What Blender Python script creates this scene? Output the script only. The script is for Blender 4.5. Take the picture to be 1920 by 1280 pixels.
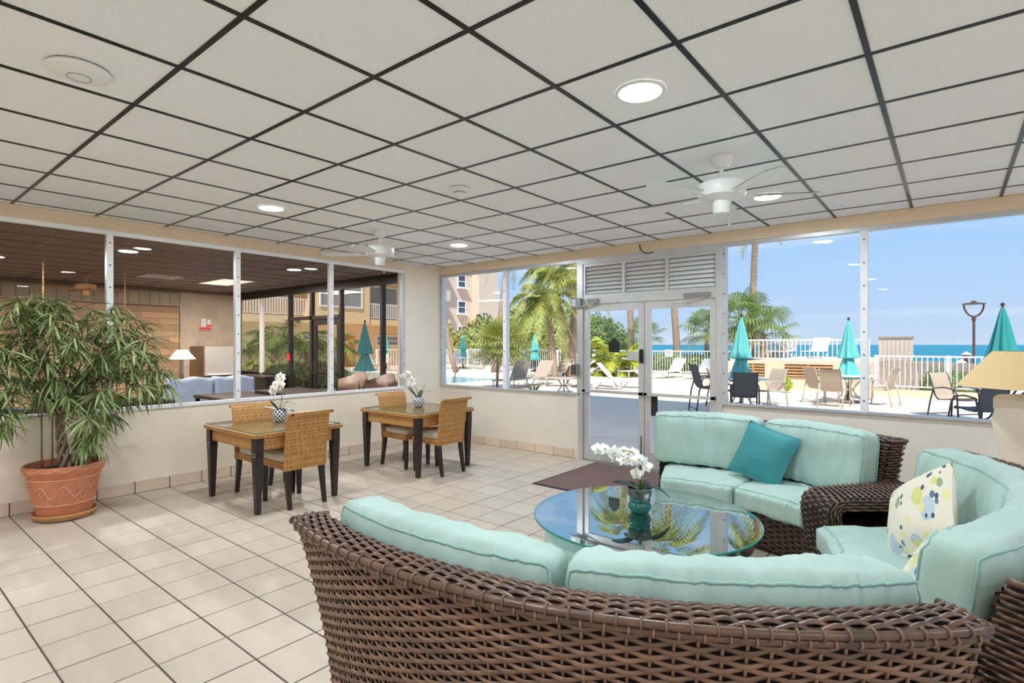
import bpy, math, random
from mathutils import Vector, Matrix, noise
random.seed(7)
PI = math.pi
for o in list(bpy.data.objects): bpy.data.objects.remove(o)
S = bpy.context.scene
COL = S.collection

# ------------------------------------------------------------------ camera
FPX, YAW, EYE = 1019.7, math.radians(38.89), 1.53
cam = bpy.data.cameras.new('camera'); camo = bpy.data.objects.new('camera', cam); COL.objects.link(camo)
cam.sensor_width = 36.0; cam.lens = FPX / 1920 * 36.0; cam.shift_y = 5.5 / 1920
cam.clip_start = 0.05; cam.clip_end = 9000
camo.location = (0, 0, EYE); camo.rotation_euler = (PI / 2, 0, YAW)
S.camera = camo
FW = (-math.sin(YAW), math.cos(YAW)); RT = (math.cos(YAW), math.sin(YAW))
def at(u, d):                      # a spot on the ground plan, from a bearing and a distance
    a = (u - 960) / FPX
    return (d * (FW[0] + a * RT[0]), d * (FW[1] + a * RT[1]))

# ------------------------------------------------------------------ world, sun, exposure
def lin(c):
    c = c / 255.0
    return c / 12.92 if c <= 0.04045 else ((c + 0.055) / 1.055) ** 2.4
def rgb(c): return (lin(c[0]), lin(c[1]), lin(c[2]), 1.0)
w = bpy.data.worlds.new('sky'); S.world = w; w.use_nodes = True
nt = w.node_tree; nt.nodes.clear()
tc = nt.nodes.new('ShaderNodeTexCoord'); sp = nt.nodes.new('ShaderNodeSeparateXYZ')
nt.links.new(tc.outputs['Generated'], sp.inputs[0])
ramp = nt.nodes.new('ShaderNodeValToRGB'); e = ramp.color_ramp.elements
e[0].position = 0.0; e[0].color = rgb((194, 215, 240)); e[1].position = 0.75; e[1].color = rgb((112, 166, 230))
m1 = e.new(0.10); m1.color = rgb((176, 209, 247)); m2 = e.new(0.3); m2.color = rgb((154, 199, 246))
nt.links.new(sp.outputs['Z'], ramp.inputs[0])
mp = nt.nodes.new('ShaderNodeMapping'); mp.inputs['Scale'].default_value = (1.6, 1.6, 22)
nt.links.new(tc.outputs['Generated'], mp.inputs[0])
nz = nt.nodes.new('ShaderNodeTexNoise'); nz.inputs['Scale'].default_value = 1.6; nz.inputs['Detail'].default_value = 5
nt.links.new(mp.outputs[0], nz.inputs['Vector'])
cr = nt.nodes.new('ShaderNodeValToRGB'); cr.color_ramp.elements[0].position = 0.5; cr.color_ramp.elements[1].position = 0.78
cr.color_ramp.elements[1].color = (.75, .75, .75, 1)
nt.links.new(nz.outputs['Fac'], cr.inputs[0])
mx = nt.nodes.new('ShaderNodeMixRGB'); mx.inputs[2].default_value = rgb((228, 237, 250))
nt.links.new(cr.outputs[0], mx.inputs[0]); nt.links.new(ramp.outputs[0], mx.inputs[1])
bg = nt.nodes.new('ShaderNodeBackground'); bg.inputs['Strength'].default_value = 1.08
ow = nt.nodes.new('ShaderNodeOutputWorld')
nt.links.new(mx.outputs[0], bg.inputs[0]); nt.links.new(bg.outputs[0], ow.inputs[0])

sun = bpy.data.lights.new('sun', 'SUN'); sun.energy = 5.2; sun.angle = math.radians(0.6); sun.color = (1, .95, .88)
suno = bpy.data.objects.new('sun', sun); COL.objects.link(suno)
SD = Vector((-0.50, 0.866, -math.tan(math.radians(52)))).normalized()
suno.rotation_euler = SD.to_track_quat('-Z', 'Y').to_euler()
suno.location = (10, -20, 40)
LAMP_W = 30.0
S.view_settings.view_transform = 'Standard'; S.view_settings.look = 'None'
S.view_settings.exposure = 0.0; S.view_settings.gamma = 1.0; S.view_settings.use_curve_mapping = False

# ------------------------------------------------------------------ materials
MATS = {}
def nd(t, k, **kw):
    n = t.nodes.new(k)
    for a, b in kw.items():
        if a in n.inputs: n.inputs[a].default_value = b
        else: setattr(n, a, b)
    return n
def M(name, col, rough=.5, metal=0, var=0, vscale=6, bump=0, bscale=60, objrand=0, spec=.5, emit=0, col2=None, sheen=0, coat=0, stretch=None, sss=0):
    m = bpy.data.materials.new(name); m.use_nodes = True; t = m.node_tree
    b = t.nodes['Principled BSDF']
    b.inputs['Roughness'].default_value = rough; b.inputs['Metallic'].default_value = metal
    b.inputs['Specular IOR Level'].default_value = spec
    if coat: b.inputs['Coat Weight'].default_value = coat
    if sheen: b.inputs['Sheen Weight'].default_value = sheen
    c = rgb(col); last = None
    tc = nd(t, 'ShaderNodeTexCoord'); vec = tc.outputs['Object']
    if stretch:
        mpn = nd(t, 'ShaderNodeMapping'); mpn.inputs['Scale'].default_value = stretch
        t.links.new(vec, mpn.inputs[0]); vec = mpn.outputs[0]
    if var or col2:
        n = nd(t, 'ShaderNodeTexNoise', Scale=vscale, Detail=5.0)
        t.links.new(vec, n.inputs['Vector'])
        mix = nd(t, 'ShaderNodeMixRGB')
        if col2: c1, c2 = c, rgb(col2)
        else:
            c1 = tuple(x * (1 - var) for x in c[:3]) + (1,); c2 = tuple(min(1, x * (1 + var)) for x in c[:3]) + (1,)
        mix.inputs[1].default_value = c1; mix.inputs[2].default_value = c2
        r = nd(t, 'ShaderNodeValToRGB'); r.color_ramp.elements[0].position = .32; r.color_ramp.elements[1].position = .68
        t.links.new(n.outputs['Fac'], r.inputs[0]); t.links.new(r.outputs[0], mix.inputs[0]); last = mix.outputs[0]
    if objrand:
        oi = nd(t, 'ShaderNodeObjectInfo'); mr = nd(t, 'ShaderNodeMapRange')
        mr.inputs['To Min'].default_value = 1 - objrand; mr.inputs['To Max'].default_value = 1 + objrand
        t.links.new(oi.outputs['Random'], mr.inputs['Value'])
        mu = nd(t, 'ShaderNodeMixRGB', blend_type='MULTIPLY'); mu.inputs[0].default_value = 1
        if last: t.links.new(last, mu.inputs[1])
        else: mu.inputs[1].default_value = c
        t.links.new(mr.outputs[0], mu.inputs[2]); last = mu.outputs[0]
    if last: t.links.new(last, b.inputs['Base Color'])
    else: b.inputs['Base Color'].default_value = c
    if bump:
        n2 = nd(t, 'ShaderNodeTexNoise', Scale=bscale, Detail=3.0); t.links.new(vec, n2.inputs['Vector'])
        bp = nd(t, 'ShaderNodeBump', Strength=bump, Distance=.01); t.links.new(n2.outputs['Fac'], bp.inputs['Height'])
        t.links.new(bp.outputs[0], b.inputs['Normal'])
    if emit:
        b.inputs['Emission Color'].default_value = c; b.inputs['Emission Strength'].default_value = emit
    MATS[name] = m
    return m
def glassmat(name, tint, base=.04, graze=.6, power=4.0, rough=0.0):
    m = bpy.data.materials.new(name); m.use_nodes = True; t = m.node_tree; t.nodes.clear()
    o = nd(t, 'ShaderNodeOutputMaterial'); tr = nd(t, 'ShaderNodeBsdfTransparent'); tr.inputs[0].default_value = tint
    g = nd(t, 'ShaderNodeBsdfGlossy'); g.inputs['Roughness'].default_value = rough
    lw = nd(t, 'ShaderNodeLayerWeight'); pw = nd(t, 'ShaderNodeMath', operation='POWER'); pw.inputs[1].default_value = power
    mu = nd(t, 'ShaderNodeMath', operation='MULTIPLY_ADD'); mu.inputs[1].default_value = graze; mu.inputs[2].default_value = base
    t.links.new(lw.outputs['Facing'], pw.inputs[0]); t.links.new(pw.outputs[0], mu.inputs[0])
    mx = nd(t, 'ShaderNodeMixShader'); t.links.new(mu.outputs[0], mx.inputs[0])
    t.links.new(tr.outputs[0], mx.inputs[1]); t.links.new(g.outputs[0], mx.inputs[2]); t.links.new(mx.outputs[0], o.inputs[0])
    MATS[name] = m; return m
def rattanmat(name, c1, c2, cm, bw=.012, bh=.062, mortar=.0016, rough=.45, bump=.5):
    m = bpy.data.materials.new(name); m.use_nodes = True; t = m.node_tree; b = t.nodes['Principled BSDF']
    tc = nd(t, 'ShaderNodeTexCoord'); s = nd(t, 'ShaderNodeSeparateXYZ'); t.links.new(tc.outputs['Object'], s.inputs[0])
    ad = nd(t, 'ShaderNodeMath', operation='ADD'); t.links.new(s.outputs['X'], ad.inputs[0]); t.links.new(s.outputs['Y'], ad.inputs[1])
    cb = nd(t, 'ShaderNodeCombineXYZ'); t.links.new(s.outputs['Z'], cb.inputs['X']); t.links.new(ad.outputs[0], cb.inputs['Y'])
    br = nd(t, 'ShaderNodeTexBrick'); t.links.new(cb.outputs[0], br.inputs['Vector'])
    br.inputs['Color1'].default_value = rgb(c1); br.inputs['Color2'].default_value = rgb(c2); br.inputs['Mortar'].default_value = rgb(cm)
    br.inputs['Scale'].default_value = 1; br.inputs['Mortar Size'].default_value = mortar; br.inputs['Mortar Smooth'].default_value = .6
    br.inputs['Brick Width'].default_value = bh; br.inputs['Row Height'].default_value = bw; br.offset = 0.0; br.offset_frequency = 2
    dv = nd(t, 'ShaderNodeMath', operation='DIVIDE'); dv.inputs[1].default_value = .064; t.links.new(s.outputs['Z'], dv.inputs[0])
    fc = nd(t, 'ShaderNodeMath', operation='FRACT'); t.links.new(dv.outputs[0], fc.inputs[0])
    wv = nd(t, 'ShaderNodeMath', operation='LESS_THAN'); wv.inputs[1].default_value = .085; t.links.new(fc.outputs[0], wv.inputs[0])
    sn = nd(t, 'ShaderNodeMath', operation='MULTIPLY'); sn.inputs[1].default_value = 130.0; t.links.new(ad.outputs[0], sn.inputs[0])
    s2 = nd(t, 'ShaderNodeMath', operation='SINE'); t.links.new(sn.outputs[0], s2.inputs[0])
    g2 = nd(t, 'ShaderNodeMath', operation='GREATER_THAN'); g2.inputs[1].default_value = -.55; t.links.new(s2.outputs[0], g2.inputs[0])
    ds = nd(t, 'ShaderNodeMath', operation='MULTIPLY'); t.links.new(wv.outputs[0], ds.inputs[0]); t.links.new(g2.outputs[0], ds.inputs[1])
    mxr = nd(t, 'ShaderNodeMixRGB'); mxr.inputs[2].default_value = rgb((92, 58, 30)); t.links.new(ds.outputs[0], mxr.inputs[0]); t.links.new(br.outputs['Color'], mxr.inputs[1])
    t.links.new(mxr.outputs[0], b.inputs['Base Color'])
    bp = nd(t, 'ShaderNodeBump', Strength=bump, Distance=.004, invert=True); t.links.new(br.outputs['Fac'], bp.inputs['Height']); t.links.new(bp.outputs[0], b.inputs['Normal'])
    b.inputs['Roughness'].default_value = rough; MATS[name] = m; return m
def latticemat(name, light, dark, k=6, kz=190.0):
    m = bpy.data.materials.new(name); m.use_nodes = True; t = m.node_tree; b = t.nodes['Principled BSDF']
    tc = nd(t, 'ShaderNodeTexCoord'); s = nd(t, 'ShaderNodeSeparateXYZ'); t.links.new(tc.outputs['Object'], s.inputs[0])
    an = nd(t, 'ShaderNodeMath', operation='ARCTAN2'); t.links.new(s.outputs['Y'], an.inputs[0]); t.links.new(s.outputs['X'], an.inputs[1])
    def lc(sg):
        a = nd(t, 'ShaderNodeMath', operation='MULTIPLY'); a.inputs[1].default_value = k; t.links.new(an.outputs[0], a.inputs[0])
        z = nd(t, 'ShaderNodeMath', operation='MULTIPLY_ADD'); z.inputs[1].default_value = sg * kz; t.links.new(s.outputs['Z'], z.inputs[0]); t.links.new(a.outputs[0], z.inputs[2])
        c = nd(t, 'ShaderNodeMath', operation='SINE'); t.links.new(z.outputs[0], c.inputs[0])
        ab = nd(t, 'ShaderNodeMath', operation='ABSOLUTE'); t.links.new(c.outputs[0], ab.inputs[0])
        gt = nd(t, 'ShaderNodeMath', operation='GREATER_THAN'); gt.inputs[1].default_value = .42; t.links.new(ab.outputs[0], gt.inputs[0]); return gt
    a, c = lc(.5), lc(-.5)
    mu = nd(t, 'ShaderNodeMath', operation='MULTIPLY'); t.links.new(a.outputs[0], mu.inputs[0]); t.links.new(c.outputs[0], mu.inputs[1])
    mix = nd(t, 'ShaderNodeMixRGB'); mix.inputs[1].default_value = rgb(light); mix.inputs[2].default_value = rgb(dark)
    t.links.new(mu.outputs[0], mix.inputs[0]); t.links.new(mix.outputs[0], b.inputs['Base Color'])
    b.inputs['Roughness'].default_value = .2; MATS[name] = m; return m
def printmat(name, base, cols, scale=9.0):
    m = bpy.data.materials.new(name); m.use_nodes = True; t = m.node_tree; b = t.nodes['Principled BSDF']
    tc = nd(t, 'ShaderNodeTexCoord'); cur = None
    for i, (c, sc, th) in enumerate(cols):
        mpn = nd(t, 'ShaderNodeMapping'); mpn.inputs['Location'].default_value = (i * 3.1, i * 1.7, i * .9); mpn.inputs['Rotation'].default_value = (i, i * .5, i * 1.3)
        mpn.inputs['Scale'].default_value = (1, .55, 1)
        t.links.new(tc.outputs['Object'], mpn.inputs[0])
        v = nd(t, 'ShaderNodeTexVoronoi', Scale=sc); t.links.new(mpn.outputs[0], v.inputs['Vector'])
        lt = nd(t, 'ShaderNodeMath', operation='LESS_THAN'); lt.inputs[1].default_value = th; t.links.new(v.outputs['Distance'], lt.inputs[0])
        mix = nd(t, 'ShaderNodeMixRGB'); mix.inputs[2].default_value = rgb(c)
        if cur: t.links.new(cur, mix.inputs[1])
        else: mix.inputs[1].default_value = rgb(base)
        t.links.new(lt.outputs[0], mix.inputs[0]); cur = mix.outputs[0]
    t.links.new(cur, b.inputs['Base Color']); b.inputs['Roughness'].default_value = .85; MATS[name] = m; return m

M('ceiling_tile', (248, 249, 251), .9, var=.05, vscale=220, bump=.25, bscale=260, objrand=.015)
M('grid', (52, 52, 54), .28, metal=.85)
M('plenum', (120, 120, 120), .9)
M('wall_paint', (240, 226, 206), .75, var=.03, vscale=2.5, bump=.12, bscale=30)
M('wall_paint_backlit', (228, 219, 206), .75, var=.03, vscale=2.5, bump=.1, bscale=30)  # greyer copy of the wall paint, backlight shade put into the colour
M('header_paint', (236, 212, 184), .65, var=.03, vscale=2)
M('white_frame', (240, 240, 242), .35, var=.02)
M('alu', (206, 207, 209), .38, metal=.55, var=.05)
M('alu_dark', (150, 150, 152), .4, metal=.6)
M('screw', (40, 40, 42), .4, metal=.5)
M('floor_tile', (201, 185, 168), .46, var=.06, vscale=3.2, bump=.05, bscale=120, objrand=.045, stretch=(1, 3, 1))
M('grout', (88, 77, 70), .9, var=.12, vscale=3)
M('base_tile', (222, 199, 178), .35, var=.05, vscale=4, objrand=.05)
M('white_plastic', (240, 240, 240), .4)
M('black', (14, 14, 15), .45)
M('lamp_glow', (255, 250, 240), .5, emit=18)
M('chrome', (200, 200, 205), .15, metal=1)
glassmat('clear_glass', (.985, .99, .99, 1), .006, .18, 4)
glassmat('tint_glass', (.90, .85, .81, 1), .008, .3, 4)
glassmat('lounge_glass', (.96, .94, .9, 1), .01, .3, 4)
glassmat('table_glass', (.80, .93, .91, 1), .30, .68, 1.7)
glassmat('thin_table_glass', (.9, .95, .93, 1), .08, .6, 2.6)
M('glass_edge', (30, 130, 118), .1, spec=.8)
M('espresso', (46, 34, 29), .35, var=.15, vscale=8, stretch=(6, 6, 1))
rattanmat('rattan', (216, 164, 98), (196, 138, 70), (132, 86, 44), mortar=.0022)
M('seat_fabric', (214, 203, 184), .85, var=.04, vscale=20, bump=.1, bscale=300)
M('aqua', (170, 196, 187), .72, var=.06, vscale=3, bump=.22, bscale=11, sheen=.2)
M('aqua_piping', (150, 188, 179), .7)
M('teal_fabric', (52, 136, 142), .7, var=.06, vscale=5, bump=.1, bscale=16)
M('wicker', (132, 98, 77), .33, objrand=.3, col2=(104, 80, 66), vscale=18, spec=.6)
M('wicker_dark', (112, 80, 62), .33, col2=(74, 55, 45), vscale=14, spec=.6)
M('wicker_gap_shade', (26, 20, 17), .8)  # near-black core behind the weave, shade of the gaps put into its colour
M('terracotta', (200, 124, 90), .75, var=.10, vscale=7, bump=.15, bscale=25)
M('terracotta_relief', (219, 168, 142), .8)
M('saucer_clay', (196, 122, 78), .65, col2=(176, 138, 84), vscale=5)
M('soil', (58, 44, 34), .95, bump=.6, bscale=60)
M('bark', (150, 128, 108), .85, var=.2, vscale=20, bump=.4, bscale=40)
M('leaf', (146, 158, 96), .5, objrand=.25, col2=(104, 126, 70), vscale=3)
M('leaf_b', (180, 188, 132), .5, objrand=.2, col2=(120, 142, 86), vscale=3)
M('leaf_dry', (214, 184, 120), .6)
M('stake', (118, 116, 92), .6)
M('mat_brown', (122, 96, 88), .95, var=.08, vscale=60, bump=.3, bscale=400)
M('mat_edge', (40, 40, 44), .8)
M('steel_plate', (176, 172, 160), .35, metal=.8, var=.12, vscale=10)
M('orchid_white', (244, 242, 240), .6)
M('orchid_yellow', (226, 190, 80), .6)
M('orchid_leaf', (58, 92, 46), .4, var=.15, vscale=8)
M('orchid_leaf_dark', (28, 52, 40), .35, var=.1)
M('stem_green', (112, 132, 76), .6)
latticemat('lattice_pot', (238, 240, 242), (36, 40, 58))
M('teal_glaze', (16, 118, 112), .18, col2=(30, 92, 88), vscale=18)
M('glaze_rim', (120, 84, 66), .4, col2=(18, 110, 104), vscale=30)
printmat('print_fabric', (226, 219, 201), [((184, 198, 208), 8, .30), ((210, 210, 130), 9, .27), ((86, 116, 146), 11, .22), ((146, 168, 132), 10, .24), ((70, 88, 104), 17, .16), ((224, 220, 150), 13, .2)])
printmat('print_teal', (60, 170, 170), [((200, 226, 220), 14, .16)])
M('lamp_shade', (230, 200, 146), .8, var=.03, vscale=40)
M('plaster', (236, 222, 202), .7, var=.05, vscale=6, bump=.15, bscale=30)
# exterior
M('deck', (240, 220, 200), .85, var=.03, vscale=1.2, bump=.05, bscale=60)
M('deck_wall', (232, 206, 176), .85, var=.04, vscale=1.5)
M('stucco', (230, 205, 184), .85, var=.03, vscale=1)
M('stucco_gold', (234, 208, 170), .85, var=.03, vscale=1)
M('white_paint', (244, 244, 244), .5)
M('pane_dark', (70, 78, 84), .12, spec=.8)
M('pane_blind', (150, 156, 162), .4)
M('pool_water', (150, 214, 226), .06, var=.06, vscale=3, bump=.25, bscale=6)
M('sea', (14, 122, 146), .5, spec=.2, col2=(30, 140, 160), vscale=.02, bump=.2, bscale=.5)
M('sand', (236, 222, 200), .9)
M('umbrella', (104, 196, 192), .75, var=.05, vscale=4)
M('umbrella_deep', (44, 150, 150), .75, var=.05, vscale=4)
M('palm_trunk', (170, 146, 126), .9, var=.2, vscale=6, bump=.4, bscale=20, stretch=(1, 1, 4))
M('palm_frond', (132, 144, 62), .5, objrand=.25, col2=(190, 188, 98), vscale=2)
M('palm_dark', (110, 136, 66), .5, objrand=.2, col2=(148, 166, 92), vscale=2)
M('palm_yellow', (196, 196, 62), .5, objrand=.15, col2=(150, 172, 60), vscale=2)
M('palm_dead', (170, 142, 110), .8, objrand=.15)
M('bush', (124, 138, 72), .6, col2=(186, 180, 104), vscale=2)
M('bush_dark', (92, 118, 62), .6, col2=(132, 148, 84), vscale=2)
M('flower_red', (226, 96, 62), .6)
M('sling_taupe', (190, 172, 152), .8)
M('sling_white', (232, 230, 226), .8)
M('frame_white', (236, 234, 230), .4)
M('frame_taupe', (204, 192, 176), .45)
M('frame_dark', (74, 74, 78), .4)  # dark metal; on chairs near the building, shade put into the frame colour
M('sling_shaded', (104, 102, 104), .8)  # sling of chairs in the building's shade, that shade put into the colour
M('table_white', (240, 238, 234), .4)
M('wood_warm', (196, 150, 98), .7, var=.12, vscale=6)
M('grey_wood', (164, 152, 140), .85, var=.15, vscale=5, stretch=(6, 6, 1))
M('pole_brown', (86, 66, 56), .5)
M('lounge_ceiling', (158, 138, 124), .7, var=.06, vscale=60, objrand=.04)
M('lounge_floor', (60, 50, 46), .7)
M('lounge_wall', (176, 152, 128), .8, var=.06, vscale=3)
M('stone', (206, 190, 170), .9, var=.10, vscale=3, bump=.8, bscale=7)
M('plank', (204, 168, 132), .65, objrand=.28, var=.10, vscale=9, stretch=(1, 1, 8))
M('board', (182, 166, 144), .75, objrand=.06, var=.06)
M('dark_frame', (40, 34, 30), .4)
M('dark_leather', (34, 28, 27), .45)
M('brown_leather', (150, 122, 104), .5)
M('blue_fabric', (160, 176, 200), .85, var=.06, vscale=9)
M('fridge_side', (150, 118, 92), .5)
M('fridge_front', (208, 204, 196), .35, metal=.3)
M('sign_red', (208, 40, 48), .5)
M('sign_pink', (238, 150, 150), .5)
M('sign_orange', (232, 120, 84), .5)
M('panel_glow', (255, 244, 226), .5, emit=1.2)

# ------------------------------------------------------------------ mesh builder
WL = {}
class MB:
    def __init__(s): s.v = []; s.f = []; s.sm = []; s.mi = []; s.cur = 0; s.turned = False
    def add(s, vs, fs, sm=False):
        n = len(s.v); s.v.extend([tuple(p) for p in vs])
        for f in fs: s.f.append(tuple(i + n for i in f)); s.sm.append(sm); s.mi.append(s.cur)
        return s
    def box(s, x0, x1, y0, y1, z0, z1):
        v = [(x, y, z) for x in (x0, x1) for y in (y0, y1) for z in (z0, z1)]
        return s.add(v, [(0, 1, 3, 2), (4, 6, 7, 5), (0, 4, 5, 1), (2, 3, 7, 6), (0, 2, 6, 4), (1, 5, 7, 3)])
    def cbox(s, x0, x1, y0, y1, z0, z1, c=.002):      # box with its top edges chamfered
        v = [(x0, y0, z0), (x1, y0, z0), (x1, y1, z0), (x0, y1, z0), (x0, y0, z1 - c), (x1, y0, z1 - c), (x1, y1, z1 - c), (x0, y1, z1 - c),
             (x0 + c, y0 + c, z1), (x1 - c, y0 + c, z1), (x1 - c, y1 - c, z1), (x0 + c, y1 - c, z1)]
        f = [(3, 2, 1, 0)] + [(i, (i + 1) % 4, 4 + (i + 1) % 4, 4 + i) for i in range(4)] + [(4 + i, 4 + (i + 1) % 4, 8 + (i + 1) % 4, 8 + i) for i in range(4)] + [(8, 9, 10, 11)]
        return s.add(v, f)
    def obox(s, c, ax, ay, az):
        c = Vector(c); ax = Vector(ax); ay = Vector(ay); az = Vector(az)
        v = [c + i * ax + j * ay + k * az for i in (-1, 1) for j in (-1, 1) for k in (-1, 1)]
        return s.add(v, [(0, 1, 3, 2), (4, 6, 7, 5), (0, 4, 5, 1), (2, 3, 7, 6), (0, 2, 6, 4), (1, 5, 7, 3)])
    def bar(s, a, b, w, h=None, up=(0, 0, 1)):
        a = Vector(a); b = Vector(b); d = (b - a); L = d.length; d.normalize(); up = Vector(up)
        sd = d.cross(up)
        if sd.length < 1e-4: sd = d.cross(Vector((1, 0, 0)))
        sd.normalize(); u2 = sd.cross(d); h = h or w
        return s.obox((a + b) / 2, d * L / 2, sd * w / 2, u2 * h / 2)
    def tube(s, pts, r, n=8, cap=True, flat=1.0, closed=False):
        P = [Vector(p) for p in pts]; m = len(P); rings = []; prev = None
        R = r if isinstance(r, (list, tuple)) else [r] * m
        for i in range(m):
            if closed: t = P[(i + 1) % m] - P[i - 1]
            else: t = P[min(i + 1, m - 1)] - P[max(i - 1, 0)]
            if t.length < 1e-9: t = Vector((0, 0, 1))
            t.normalize()
            if prev is None:
                a = Vector((0, 0, 1)) if abs(t.z) < .9 else Vector((1, 0, 0))
                u = a.cross(t).normalized()
            else:
                u = prev - t * prev.dot(t)
                u = u.normalized() if u.length > 1e-6 else t.orthogonal().normalized()
            prev = u; vv = t.cross(u)
            rings.append([P[i] + (u * math.cos(2 * PI * k / n) + vv * math.sin(2 * PI * k / n) * flat) * R[i] for k in range(n)])
        v = [p for rg in rings for p in rg]; f = []
        for i in range(m if closed else m - 1):
            j = (i + 1) % m
            for k in range(n): f.append((i * n + k, i * n + (k + 1) % n, j * n + (k + 1) % n, j * n + k))
        if cap and not closed: f.append(tuple(range(n))[::-1]); f.append(tuple((m - 1) * n + k for k in range(n)))
        return s.add(v, f, True)
    def lathe(s, prof, n=32, c=(0, 0, 0), rm=None, cap=True):
        v = []; m = len(prof); s.turned = n >= 12
        for i, (r, z) in enumerate(prof):
            for k in range(n):
                a = 2 * PI * k / n; rr = r * (rm(a, i, z) if rm else 1)
                v.append((c[0] + rr * math.cos(a), c[1] + rr * math.sin(a), c[2] + z))
        f = [(i * n + k, i * n + (k + 1) % n, (i + 1) * n + (k + 1) % n, (i + 1) * n + k) for i in range(m - 1) for k in range(n)]
        if cap:
            f.append(tuple(range(n))[::-1]); f.append(tuple((m - 1) * n + k for k in range(n)))
        return s.add(v, f, True)
    def grid(s, fn, nu, nv, cu=False, sm=True):
        v = [fn(i / nu, j / nv) for i in range(nu if cu else nu + 1) for j in range(nv + 1)]
        N = nv + 1; f = []
        for i in range(nu):
            a = i; b = (i + 1) % nu if cu else i + 1
            for j in range(nv): f.append((a * N + j, b * N + j, b * N + j + 1, a * N + j + 1))
        return s.add(v, f, sm)
    def puff(s, fn, n=(8, 8, 8), rnd=.25):             # a closed rounded block of [-1,1]^3 carried through fn
        idx = {}; vs = []; fs = []
        def key(p): return tuple(round(q, 5) for q in p)
        def vid(p):
            k = key(p)
            if k not in idx: idx[k] = len(vs); vs.append(p)
            return idx[k]
        for ax in range(3):
            a, b = [(1, 2), (2, 0), (0, 1)][ax]
            for sg in (-1, 1):
                for i in range(n[a]):
                    for j in range(n[b]):
                        q = []
                        for di, dj in ((0, 0), (1, 0), (1, 1), (0, 1)):
                            p = [0, 0, 0]; p[ax] = sg; p[a] = -1 + 2 * (i + di) / n[a]; p[b] = -1 + 2 * (j + dj) / n[b]; q.append(vid(tuple(p)))
                        fs.append(tuple(q if sg > 0 else q[::-1]))
        return s.add([fn(*p) for p in vs], fs, True)
    def build(s, name, mat, parent=None, world=True, loc=None, label=None):
        me = bpy.data.meshes.new(name)
        off = WL.get(parent.name, Vector((0, 0, 0))) if (parent is not None and world) else Vector((0, 0, 0))
        if loc is not None and parent is None: off = Vector(loc)
        vs = [(p[0] - off[0], p[1] - off[1], p[2] - off[2]) for p in s.v]
        me.from_pydata(vs, [], s.f); me.polygons.foreach_set('use_smooth', s.sm)
        for mm in (mat if isinstance(mat, (list, tuple)) else [mat]): me.materials.append(MATS[mm] if isinstance(mm, str) else mm)
        if max(s.mi, default=0) > 0: me.polygons.foreach_set('material_index', s.mi)
        me.update()
        if s.turned: me.set_sharp_from_angle(angle=math.radians(40))
        o = bpy.data.objects.new(name, me); COL.objects.link(o)
        if loc is not None and parent is None: o.location = loc
        if parent is not None:
            o.parent = parent; WL[o.name] = WL.get(parent.name, Vector((0, 0, 0)))
        else: WL[o.name] = Vector(off)
        if label: o['label'] = label
        return o
def sharpen(o, ang=35):
    me = o.data; me.polygons.foreach_set('use_smooth', [True] * len(me.polygons))
    me.set_sharp_from_angle(angle=math.radians(ang)); return o
def place(me_obj, name, loc, parent, rot=None, scale=None):
    c = bpy.data.objects.new(name, me_obj.data if hasattr(me_obj, 'data') else me_obj); COL.objects.link(c)
    off = WL.get(parent.name, Vector((0, 0, 0))) if parent is not None else Vector((0, 0, 0))
    c.location = Vector(loc) - off
    if rot is not None: c.rotation_euler = rot
    if scale is not None: c.scale = scale
    c.parent = parent; return c
def thing(name, label, cat, loc, rz=0, group=None):
    o = bpy.data.objects.new(name, None); COL.objects.link(o); o.location = loc; o.rotation_euler = (0, 0, rz)
    o.empty_display_size = .1; WL[o.name] = Vector(loc); o['label'] = label; o['category'] = cat
    if group: o['group'] = group
    return o
def tag(o, label, cat, group=None):
    o['label'] = label; o['category'] = cat
    if group: o['group'] = group
    return o
def struct(o, label=None, cat='structure'):
    o['kind'] = 'structure'
    if label: o['label'] = label; o['category'] = cat
    return o
def stuff(o): o['kind'] = 'stuff'; return o
def copy_tree(o, parent=None):
    c = o.copy(); COL.objects.link(c); c.parent = parent
    for ch in list(o.children): copy_tree(ch, c)
    return c
def clone(o, loc, rz, label, group=None):
    c = copy_tree(o); c.location = loc; c.rotation_euler = (0, 0, rz); c['label'] = label
    if group: c['group'] = group
    return c
# ================================================================== the room shell
LX, BY, RX, FY, H = -6.53, 6.23, 5.0, -4.0, 2.786
SILL, HEAD = .856, 2.645
def proj(x, y, z):
    d = x * FW[0] + y * FW[1]; l = x * RT[0] + y * RT[1]
    if d < .2: return None
    return (960 + FPX * l / d, 645.5 - FPX * (z - EYE) / d, d)

# floor: grout bed and tiles
floor = struct(MB().box(LX - .1, RX, FY, BY + .1, -.12, -.003).build('floor', 'grout'), 'beige square tile floor of the sunroom', 'floor')
TP, X0, Y0, G = .319, -5.182, .959, .0047
cells = []
for i in range(-6, 33):
    for j in range(-17, 18):
        x0, x1 = X0 + i * TP + G, X0 + (i + 1) * TP - G
        y0, y1 = Y0 + j * TP + G, Y0 + (j + 1) * TP - G
        x0, x1, y0, y1 = max(x0, LX), min(x1, RX), max(y0, FY), min(y1, BY)
        if x1 - x0 < .02 or y1 - y0 < .02: continue
        p = proj((x0 + x1) / 2, (y0 + y1) / 2, 0); vis = 0
        if p and -60 < p[0] < 1960 and p[1] < 1330 and not (p[0] > 640 and p[1] > 1070) and not (p[0] > 1420): vis = (x1 - x0) * (y1 - y0) / p[2] ** 3
        cells.append((vis, x0, x1, y0, y1))
cells.sort(reverse=True)
tcache = {}; rest = MB()
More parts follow.
